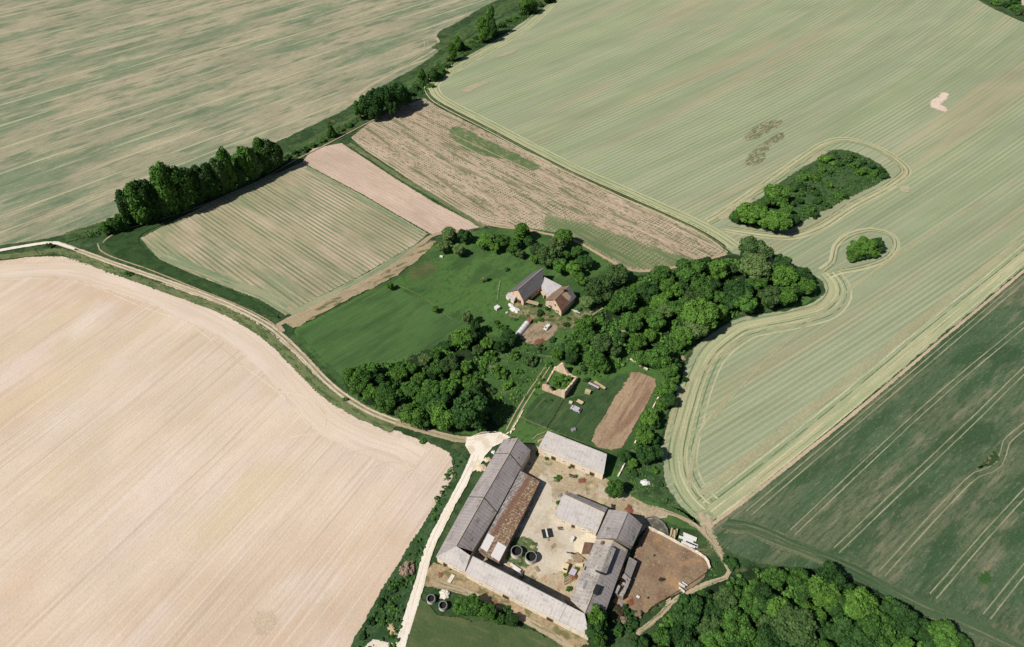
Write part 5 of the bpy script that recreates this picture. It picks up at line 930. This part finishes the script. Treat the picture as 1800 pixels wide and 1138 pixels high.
# ruin: four broken walls
def broken_wall(name, e, a, b, th, hf, mat, seed=1, seg=.7):
    a, b = Vector((a.x, a.y, 0)), Vector((b.x, b.y, 0)); L = (b - a).length; n = max(2, int(L / seg)); d = (b - a) / n; nn = Vector((-d.y, d.x, 0)).normalized() * th / 2; r = random.Random(seed)
    def fn(m):
        rows = []
        for i in range(n + 1):
            p = a + d * i; h = max(.15, hf(i / n) + r.uniform(-.28, .28)); j = nn * r.uniform(.85, 1.15)
            rows.append([m.verts.new(v) for v in (p - j - Vector((0, 0, .05)), p - j + Vector((0, 0, h)), p + j + Vector((0, 0, h * r.uniform(.9, 1.02))), p + j - Vector((0, 0, .05)))])
        for i in range(n):
            for k in range(3): m.faces.new((rows[i][k], rows[i][k + 1], rows[i + 1][k + 1], rows[i + 1][k]))
        m.faces.new(rows[0]); m.faces.new(rows[-1][::-1])
    return pieces(name, mat, e, fn)
e = root('ruined_house', 'roofless stone ruin with broken walls and bushes growing inside', 'ruin')
FL, FR, BR, BL = W(953.5, 685), W(993, 701), W(1014, 668), W(974, 650)
ax_ = (FR - FL).normalized()
broken_wall('wall', e, FL, FR, .8, lambda t: 4.0 - 3.0 * math.exp(-((t - .48) / .15) ** 2) + .5 * t - 2.0 * max(0, .12 - t) * 6, WM['stone'], 1)
broken_wall('wall', e, FR + ax_ * -.31, BR, .7, lambda t: 4.4 - 2.4 * t, WM['stone'], 2); broken_wall('wall', e, BR, BL, .8, lambda t: 1.2 + 4.4 * math.exp(-((t - .66) / .2) ** 2), WM['stone'], 3); broken_wall('wall', e, BL, FL + ax_ * .31, .6, lambda t: .5 + 3.2 * max(0, t - .7) * 3.3, WM['stone'], 4)
settle(e, (FL + BR) / 2)
# free-standing wall fragments
for px, label, seed in (([(1107, 634), (1120, 641), (1138, 652)], 'low cream wall fragment at the head of the ploughed plot', 5), ([(1165, 678), (1161, 692), (1147, 719)], 'thin ruined wall in the hedge beside the upper ploughed plot', 6), ([(1129, 757), (1120, 772), (1113, 786)], 'short ruined wall in the hedge beside the lower ploughed plot', 7), ([(1098, 817), (1086, 839)], 'short broken wall east of the cream-fronted barn', 8), ([(920, 722), (910, 740), (897, 763)], 'low dry-stone wall beside the two-rut grass track', 9), ([(905, 755), (888, 766)], 'small stone kerb wall by the track junction', 10), ([(1160, 745), (1152, 752)], 'stub of ruined wall hidden in the hedge', 12)):
    e = root('stone_wall', label, 'wall', 'ruined wall fragments')
    for i in range(len(px) - 1): broken_wall('wall_length', e, W(*px[i]), W(*px[i + 1]), .45, lambda t: 1.0 if seed < 9 else .5, WM['cream'], seed + i)
    settle(e, W(*px[0]))
e = root('paddock_wall', 'curved cream stone wall round the north side of the brown paddock', 'wall')
pp = [(1138, 930), (1155, 937), (1172, 946), (1190, 956), (1210, 966), (1226, 974), (1237, 981), (1243, 989), (1247, 1001)]
for i in range(len(pp) - 1): broken_wall('wall_length', e, W(*pp[i]), W(*pp[i + 1]), .5, lambda t: 1.3, WM['cream'], 20 + i, .9)
settle(e, W(*pp[0]))
e = root('muck_pit', 'round grey-walled muck pit between the tall barn and the paddock', 'pit')
pp = [(1133, 914), (1141, 911.5), (1150, 912), (1158, 916), (1166, 923), (1172, 932), (1173, 943)]
for i in range(len(pp) - 1): broken_wall('wall_length', e, W(*pp[i]), W(*pp[i + 1]), .35, lambda t: 1.3, WM['grey'], 40 + i)
settle(e, W(*pp[3]))
# ---------------------------------------------------------------- smaller things
ZS = ZG + .01
def at(x, y): p = W(x, y); p.z = ZS * .6; return p
def heap(name, label, cat, x, y, r, h, mat, sx=1.0, rz=0.0, group=None, seed=1, part='pile', rough_=.3):
    e = root(name, label, cat, group); r_ = random.Random(seed); c = at(x, y)
    def fn(m):
        n = 16; rings = []
        for q, z in ((1, -.05), (.85, .4), (.55, .8), (.2, 1)):
            ring = []
            for k in range(n):
                a = 2 * math.pi * k / n; j = 1 + r_.uniform(-rough_, rough_); v = Vector((math.cos(a) * r * q * j * sx, math.sin(a) * r * q * j, z * h * (1 + r_.uniform(-.2, .2) if z > 0 else 1))); ring.append(m.verts.new(c + Matrix.Rotation(rz, 3, 'Z') @ v))
            rings.append(ring)
        for i in range(3):
            for k in range(n): m.faces.new((rings[i][k], rings[i][(k + 1) % n], rings[i + 1][(k + 1) % n], rings[i + 1][k]))
        m.faces.new(rings[-1])
    o = pieces(part, mat, e, fn); settle(e, c); return e
def tank(x, y, r, h, label, group):
    e = root('round_tank', label, 'tank', group); c = at(x, y)
    pieces('wall', MT['concrete'], e, lambda m: lathe(m, c, [(r + .04, -.1), (r, .3), (r, h), (r - .10, h + .001), (r - .10, .35)], 32))
    pieces('dark_sleeve', MT['wetdark'], e, lambda m: lathe(m, c, [(r - .12, .3), (r - .12, h - .12), (r - .2, h - .12), (r - .2, .3)], 32, 0, False))  # near-black sleeve added over the inner wall to darken the tank interior
    pieces('rim', MT['metal'], e, lambda m: lathe(m, c, [(r + .05, h - .12), (r + .05, h + .03), (r - .2, h + .04), (r - .2, h + .005), (r + .01, h + .004)], 32, 0, False))
    pieces('sludge', MT['wetdark'], e, lambda m: lathe(m, c, [(r - .21, .3), (r - .21, h * .45)], 32)); settle(e, c); return e
tank(908, 975, 1.75, 2.1, 'left open round tank of the pair in the courtyard', 'courtyard tanks'); tank(933, 985, 1.75, 2.2, 'right open round tank of the pair in the courtyard', 'courtyard tanks')
tank(758, 1056, 1.25, 1.2, 'left open round tank by the white road, below the long barn', 'roadside tanks'); tank(779, 1068, 1.25, 1.3, 'right open round tank by the white road, next to the hedge', 'roadside tanks')
heap('rubble_heap', 'pale concrete rubble mound behind the roadside tanks', 'rubble', 782, 1045, 1.5, .7, MT['concrete'], 1.1, seed=3)
heap('rubble_heap', 'white stone heap on the grass right of the cream-fronted barn', 'rubble', 1134, 850, 1.3, .8, MT['white'], 1.2, seed=4)
heap('chalk_heap', 'small white chalk heap beside the long barn wall, lower of three', 'chalk heap', 846, 824, 1.5, .6, MT['yel'], 1.1, seed=5, group='chalk heaps by the long barn')
heap('chalk_heap', 'middle chalk heap of three beside the long barn wall', 'chalk heap', 856, 809, 1.0, .5, MT['yel'], 1.2, seed=6, group='chalk heaps by the long barn')
heap('chalk_heap', 'small grey-white heap topmost of three beside the long barn', 'chalk heap', 867, 796, .8, .5, MT['white'], 1, seed=7, group='chalk heaps by the long barn')
heap('chalk_heap', 'beige spoil heap beside the white road near the bottom edge', 'chalk heap', 690, 1108, 1.2, .6, MT['hay'], 1.7, -.9, seed=8)
heap('chalk_heap', 'small pale heap under the leafless bush by the road', 'chalk heap', 713, 1010, .6, .4, MT['hay'], seed=9)
for i, (x, y, r_, s_) in enumerate([(1163, 1020, .75, 1.6), (1150, 978, .4, 1), (1139, 1052, .4, 1), (1154, 1066, .35, 1)]):
    heap('manure_heap', ['largest dark manure heap in the middle of the paddock', 'tiny dark heap in the upper paddock', 'small dark heap near the lower left of the paddock', 'small dark heap at the bottom edge of the paddock'][i], 'manure heap', x, y, r_, .5, MT['soil'], s_, group='dark heaps in the paddock', seed=30 + i)
heap('brushwood', 'brown brushwood heap south of the east barn', 'brushwood', 1082, 1078, 2.2, 1.0, MT['darkwood'], 1.6, .6, seed=12)
# open round bales and box trailer etc.
def trailer():
    e = root('tipper_trailer', 'black trailer with a white centre board parked in the courtyard', 'trailer'); c = at(961, 940); rz = math.radians(100)
    R_ = Matrix.Rotation(rz, 3, 'Z'); L_ = lambda x, y, z: c + R_ @ Vector((x, y, z))
    pieces('bed', MT['metal'], e, lambda m: [box(m, L_(0, 0, .62), 3.0, .62, .12, rz)])
    pieces('bed', MT['near_black'], e, lambda m: [box(m, L_(0, s * .95, .6), 3.0, 1.1, .15, rz) for s in (-1, 1)])
    pieces('board', MT['white'], e, lambda m: box(m, L_(0, 0, .742), 2.9, .42, .12, rz))
    for s in (-1, 1):
        for x in (-.5, .6): 
            w = pieces('wheel', MT['black'], e, lambda m: rod(m, L_(x, s * 1.15, .36), L_(x, s * 1.4, .36), .36, 14)); pieces('rim', MT['metal'], w, lambda m: rod(m, L_(x, s * 1.401, .36), L_(x, s * 1.42, .36), .2, 10))
    pieces('drawbar', MT['rust'], e, lambda m: [rod(m, L_(-1.5, .3, .55), L_(-2.6, 0, .5), .05), rod(m, L_(-1.5, -.3, .55), L_(-2.6, 0, .5), .05)]); settle(e, c)
trailer()
def vehicle(name, label, cat, x, y, L, w, h, rzdeg, mat, cab=.35, group=None):
    e = root(name, label, cat, group); c = at(x, y); rz = math.radians(rzdeg); R_ = Matrix.Rotation(rz, 3, 'Z'); P = lambda a, b, z: c + R_ @ Vector((a, b, z))
    def body(m):
        prof = [(-L / 2, .3), (-L / 2, h * .6), (-L / 2 + L * .14, h * .64), (-L * .22, h), (L * .34, h), (L / 2, h * .62), (L / 2, .3)]
        v = [[m.verts.new(P(a, s * w / 2 * (1 if z < h * .7 else .84), z)) for a, z in prof] for s in (-1, 1)]
        m.faces.new(v[0]); m.faces.new(v[1][::-1])
        for i in range(len(prof)): k = (i + 1) % len(prof); m.faces.new((v[0][i], v[1][i], v[1][k], v[0][k]))
    bd = pieces('body', mat, e, body)
    pieces('window', MT['glass'], e, lambda m: [m.faces.new([m.verts.new(P(a, b, z + .012)) for a, b, z in q]) for q in ([(-L * .35, -w * .38, h * .66), (-L * .35, w * .38, h * .66), (-L * .235, w * .36, h * .96), (-L * .235, -w * .36, h * .96)], [(L * .355, -w * .36, h * .96), (L * .355, w * .36, h * .96), (L * .475, w * .40, h * .68), (L * .475, -w * .40, h * .68)])])
    for a in (-L * .3, L * .3):
        for s in (-1, 1): pieces('wheel', MT['black'], e, lambda m: rod(m, P(a, s * (w / 2 - .12), .32), P(a, s * (w / 2 + .03), .32), .32, 14))
    settle(e, c)
vehicle('parked_car', 'silvery white car parked on the grass below the ruin', 'car', 1012, 722, 3.9, 1.7, 1.45, -32, MT['lilac'])
vehicle('parked_van', 'small cream van among the junk of the courtyard', 'van', 994.5, 1001, 3.0, 1.5, 1.7, 68, MT['cream'])
vehicle('parked_car', 'white car parked in the garden plot below the farmhouse', 'car', 962, 578, 3.6, 1.6, 1.4, 52, MT['white'])
def crate(name, label, cat, x, y, sx, sy, sz, rzdeg, mat, lid=None, group=None):
    e = root(name, label, cat, group); c = at(x, y); rz = math.radians(rzdeg); R_ = Matrix.Rotation(rz, 3, 'Z')
    pieces('body', mat, e, lambda m: [box(m, c, sx, sy, sz, rz)] )
    pieces('lid', lid or mat, e, lambda m: [box(m, c + Vector((0, 0, sz + .002)), sx * 1.06, sy * 1.06, .08, rz), box(m, c + Vector((0, 0, sz + .083)), sx * .3, .08, .06, rz)]); settle(e, c)
crate('water_butt', 'white water container standing at the west side of the farmyard', 'container', 874, 544, 1.9, 1.8, 1.2, 40, MT['white'])
crate('storage_box', 'small white box beside the cream slab in the courtyard', 'box', 1006, 950, 1.2, .9, 1.1, 60, MT['white'])
crate('storage_box', 'grey-white sheeted box in the courtyard junk left of the east barn', 'box', 1007, 1008, 2.0, 1.7, .8, 60, MT['lilac'])
crate('feed_trough', 'small grey feed box on the grass above the cream-fronted barn', 'box', 1008, 758, 1.5, 1.2, .8, 20, MT['lilac'], MT['metal'])
crate('storage_box', 'beige block on the grass right of the ruin', 'box', 1033, 692, 2.0, 1.4, 1.3, -25, MT['hay'])
crate('storage_box', 'small pale box nearest to the ruin corner', 'box', 1003, 710, 1.2, .9, .8, -25, MT['yel'])
crate('storage_box', 'pinkish crate against the west wall of the east barn', 'box', 1018, 996, 2.0, 1.0, .7, -5, MT['yel'])
crate('garden_bin', 'tiny white bin west of the farmhouse junk', 'bin', 891, 552, .9, .6, .6, 30, MT['white'])
crate('stone_block', 'white block under the pale tree at the meadow corner', 'block', 776, 453, 1.4, .8, .6, -20, MT['white'])
crate('concrete_slab', 'grey slab lying in front of the long barn gable', 'slab', 793, 1019, 2.6, 1.1, .3, 62, MT['concrete'])
crate('paddock_box', 'small white box in the lower left of the paddock', 'box', 1121, 1051, .9, .6, .5, -35, MT['white'])
heap('tarpaulin', 'white tarpaulin over a heap beside the shed of the slate barn', 'tarpaulin', 905, 546, 1.9, 1.0, MT['white'], 1.3, -.6, seed=14, part='cover')
heap('tarpaulin', 'narrow white tarpaulin heap just left of the larger one', 'tarpaulin', 898, 538, 1.0, .7, MT['poly'], 1.3, -.9, seed=15, part='cover')
e = root('canopy', 'beige flat canopy between the slate barn and the farmhouse', 'canopy'); c = at(936, 539)
pieces('roof', MT['beige'], e, lambda m: box(m, c + Vector((0, 0, 2.0)), 5.4, 2.0, .12, math.radians(-22)))
R_ = Matrix.Rotation(math.radians(-22), 3, 'Z')
for sx_, sy_ in ((-1, -1), (1, -1), (1, 1), (-1, 1)): pieces('post', MT['darkwood'], e, lambda m: rod(m, c + R_ @ Vector((sx_ * 2.4, sy_ * .8, 0)), c + R_ @ Vector((sx_ * 2.4, sy_ * .8, 2.0)), .06))
settle(e, c)
# polytunnel
e = root('polytunnel', 'long white polytunnel with a brick-red end by the garden plot', 'greenhouse'); a_, b_2 = at(911, 590), at(927, 570); d = (b_2 - a_).normalized(); n_ = Vector((-d.y, d.x, 0))
def tun(m):
    rings = []
    for i in range(9):
        p = a_ + (b_2 - a_) * i / 8; rings.append([m.verts.new(p + n_ * math.cos(math.pi * k / 10) * 1.35 + Vector((0, 0, math.sin(math.pi * k / 10) * (1.6 + .05 * (i % 2))))) for k in range(11)])
    for i in range(8):
        for k in range(10): m.faces.new((rings[i][k], rings[i][k + 1], rings[i + 1][k + 1], rings[i + 1][k]))
    m.faces.new(rings[0]); m.faces.new(rings[-1][::-1])
pieces('cover', MT['poly'], e, tun); pieces('hoops', MT['metal'], e, lambda m: [rod(m, a_ + (b_2 - a_) * t + n_ * math.cos(math.pi * k / 8) * 1.38 + Vector((0, 0, math.sin(math.pi * k / 8) * 1.66)), a_ + (b_2 - a_) * t + n_ * math.cos(math.pi * (k + 1) / 8) * 1.38 + Vector((0, 0, math.sin(math.pi * (k + 1) / 8) * 1.66)), .04, 5) for t in (.01, .25, .5, .75, .99) for k in range(8)])
pieces('end_wall', MT['brick'], e, lambda m: box(m, b_2 + d * 1.3, 2.2, 2.2, 1.1, math.atan2(d.y, d.x))); settle(e, a_)
# old lorry frame by the ruin
def frame(label, x0, y0, x1, y1, w, group, m1, m2):
    e = root('hay_trailer', label, 'trailer', group); a = at(x0, y0); b = at(x1, y1); d = (b - a).normalized(); rz = math.atan2(d.y, d.x); c = (a + b) / 2; L = (b - a).length
    n = Vector((-d.y, d.x, 0))
    pieces('bed', m1, e, lambda m: box(m, c + Vector((0, 0, .7)), L, w, .16, rz)); pieces('side_board', m2, e, lambda m: [box(m, c + n * s * w / 2 + Vector((0, 0, .86)), L, .1, .5, rz) for s in (-1, 1)])
    for t in (-.3, .3):
        for s in (-1, 1): pieces('wheel', MT['black'], e, lambda m: rod(m, c + d * t * L + n * s * (w / 2 - .25) + Vector((0, 0, .35)), c + d * t * L + n * s * (w / 2) + Vector((0, 0, .35)), .35, 12))
    pieces('drawbar', MT['rust'], e, lambda m: rod(m, a + Vector((0, 0, .6)), a - d * 1.2 + Vector((0, 0, .45)), .06)); settle(e, c)
frame('long old hay trailer with a dark bed right of the ruin', 1034, 677, 1052, 686, 1.5, 'trailers by the ruin', MT['lilac'], MT['darkwood'])
frame('second cream-edged hay trailer behind the first, right of the ruin', 1044, 675, 1063, 687, .8, 'trailers by the ruin', MT['hay'], MT['hay'])
frame('small narrow cart between the pale box and the beige block', 1014, 708, 1024, 713, 1.0, 'trailers by the ruin', MT['hay'], MT['yel'])
# timber, sheets, planks
def stack(name, label, cat, x, y, n, L, w, t, rzdeg, mat, part='plank', group=None, spread=1.0, seed=2, zt=0.0):
    e = root(name, label, cat, group); c = at(x, y); rz = math.radians(rzdeg); r_ = random.Random(seed)
    for i in range(n):
        off = Matrix.Rotation(rz, 3, 'Z') @ Vector((r_.uniform(-.2, .2) * L, (i - (n - 1) / 2) * w * spread, 0))
        pieces(part, mat, e, lambda m: box(m, c + off + Vector((0, 0, .02 + (i % 2) * t * .6 + zt * i)), L * r_.uniform(.85, 1.1), w * .9, t, rz + r_.uniform(-.1, .1)))
    settle(e, c)
stack('pallet_stack', 'upright pale pallets above the paddock wall', 'pallets', 1183, 941, 4, 2.6, .5, 1.0, 75, MT['hay'], 'pallet', spread=1.1)
stack('metal_sheets', 'upper stack of white sheets beside the paddock wall', 'sheets', 1210, 949, 4, 4.4, .9, .25, -22, MT['white'], 'sheet', spread=.8)
stack('metal_sheets', 'lower stack of white sheets beside the paddock wall', 'sheets', 1213, 961, 3, 4.2, .8, .25, -28, MT['poly'], 'sheet', spread=.9)
stack('pole_pile', 'thin pale poles lying right of the white sheets', 'poles', 1234, 970, 3, 3.6, .12, .1, -8, MT['wood'], 'pole', spread=5)
stack('feed_racks', 'three white slatted racks at the lower right of the paddock', 'feed racks', 1199, 1033, 3, 1.9, .35, .8, -40, MT['white'], 'rack', spread=3.0)
stack('log_pile', 'brown log pile left of the east barn', 'logs', 999, 1021, 6, 2.8, .35, .35, 32, MT['wood'], 'log')
stack('plank_pile', 'heap of loose planks left of the east barn', 'planks', 1016, 983, 7, 3.2, .35, .2, -38, MT['wood'], 'plank', spread=.9, zt=.08)
stack('plank_pile', 'dark boards lying across the loose planks', 'planks', 1012, 976, 3, 4.2, .3, .2, -16, MT['darkwood'], 'plank', spread=.9)
stack('plank_pile', 'few pale boards at the southwest corner of the paddock', 'planks', 1176, 1058, 3, 1.8, .25, .2, 30, MT['yel'], 'plank', spread=1.8)
stack('trough', 'white rounded trough by the south barn below the tanks', 'trough', 908, 1003, 2, 3.6, .7, .5, -38, MT['white'], 'trough_side', spread=.9)
stack('ladder', 'white beam lying right of the farmhouse', 'beam', 1012, 549, 2, 2.8, .3, .25, -22, MT['white'], 'rail', spread=1.6)
heap('junk_heap', 'brown junk heap on the weeds between logs and boxes', 'junk', 1008, 1015, 1.2, .7, MT['rust'], 1.3, seed=19); heap('junk_heap', 'grey junk heap against the small barn gable', 'junk', 984, 872, .8, .6, MT['metal'], 1.3, seed=20)
heap('junk_heap', 'dark junk on the track edge left of the ruin', 'junk', 939, 693, .5, .5, MT['darkwood'], seed=21)
heap('scrap_heap', 'beige scrap heap between the trees below the farmhouse track', 'junk', 1092, 584, 1.6, .6, MT['beige'], 1.6, -.3, seed=22); heap('scrap_heap', 'pink-brown stones at the lower end of the garden plot', 'junk', 948, 603, 1.6, .5, MT['rust'], 1.8, .4, seed=23); heap('scrap_heap', 'pale stump heap in the east hedge', 'junk', 1200, 630, 1.2, .7, MT['wood'], seed=24)
# scattered yard clutter
for i, (x, y, k, l) in enumerate([(986, 930, 'plank_pile', 'few boards lying below the small barn front'), (972, 962, 'plank_pile', 'single short board pile in the middle of the courtyard'), (918, 1012, 'plank_pile', 'short boards by the trough in the south yard'), (945, 1002, 'plank_pile', 'boards right below the right yard tank'), (1006, 838, 'plank_pile', 'boards leaning over at the foot of the cream barn front'), (1034, 850, 'plank_pile', 'broken boards near the right end of the cream barn front')]):
    stack(k, l, 'planks', x, y, 3, 1.8 + .3 * (i % 3), .3, .15, 40 * i, MT['wood'] if i % 2 else MT['darkwood'], 'plank', spread=1.4, seed=50 + i)
for i, (x, y, r_, m_, l) in enumerate([(1024, 846, 1.2, 'rust', 'reddish rubble at the foot of the cream barn front, right half'), (1042, 856, 1.0, 'hay', 'pale rubble below the right end of the cream barn front'), (1058, 884, 1.3, 'hay', 'pale stone heap under the willow-like tree'), (1078, 893, .9, 'soil', 'dark heap by the track behind the tall barn'), (1106, 898, 1.6, 'rust', 'reddish spoil on the track north of the muck pit'), (1120, 906, 1.2, 'beige', 'beige spoil next to the muck pit'), (936, 962, .7, 'beige', 'small stone heap above the right yard tank'), (890, 996, 1.0, 'yel', 'pale stones in the corner below the rusty lean-to'), (1000, 990, .8, 'beige', 'small beige heap above the cream van'), (1108, 1060, 1.2, 'rust', 'rusty scrap at the lower corner of the broken shed'), (1094, 1066, 1.1, 'metal', 'grey scrap south of the broken shed'), (774, 1012, .9, 'brick', 'brick rubble in front of the long barn gable'), (870, 1062, .8, 'brick', 'brick rubble against the south barn front')]):
    heap('scrap_heap', l, 'rubble', x, y, r_, .35, MT[m_], 1.3, .5 * i, seed=60 + i, rough_=.45)
# fences
def fence(label, px, step, h=1.0, mat=None, wire=True):
    e = root('fence', label, 'fence', None); C = catmull([W(*p) for p in px], False, step)
    for p in C: pieces('post', mat or MT['wood'], e, lambda m: rod(m, (p.x, p.y, -.05), (p.x, p.y, h), .09, 6))
    if wire: pieces('rail', mat or MT['wood'], e, lambda m: [rod(m, (C[i].x, C[i].y, z), (C[i + 1].x, C[i + 1].y, z), .04, 5) for i in range(len(C) - 1) for z in (h * .5, h * .9)])
    settle(e, C[0])
fence('short pale fence in the meadow left of the slate barn', [(879, 497), (876, 512), (875, 528)], 1.6, mat=MT['yel'])
fence('wooden fence between the ruin paddock and the cream-fronted barn', [(916, 735), (938, 746), (960, 754)], 2.2)
fence('wooden fence from the barn corner up to the ruin', [(962, 752), (975, 732), (990, 706)], 2.2, mat=MT['darkwood'])
fence('rail fence along the south side of the paddock', [(1246, 1004), (1225, 1020), (1190, 1042), (1160, 1060), (1140, 1074)], 2.4, mat=MT['darkwood'])
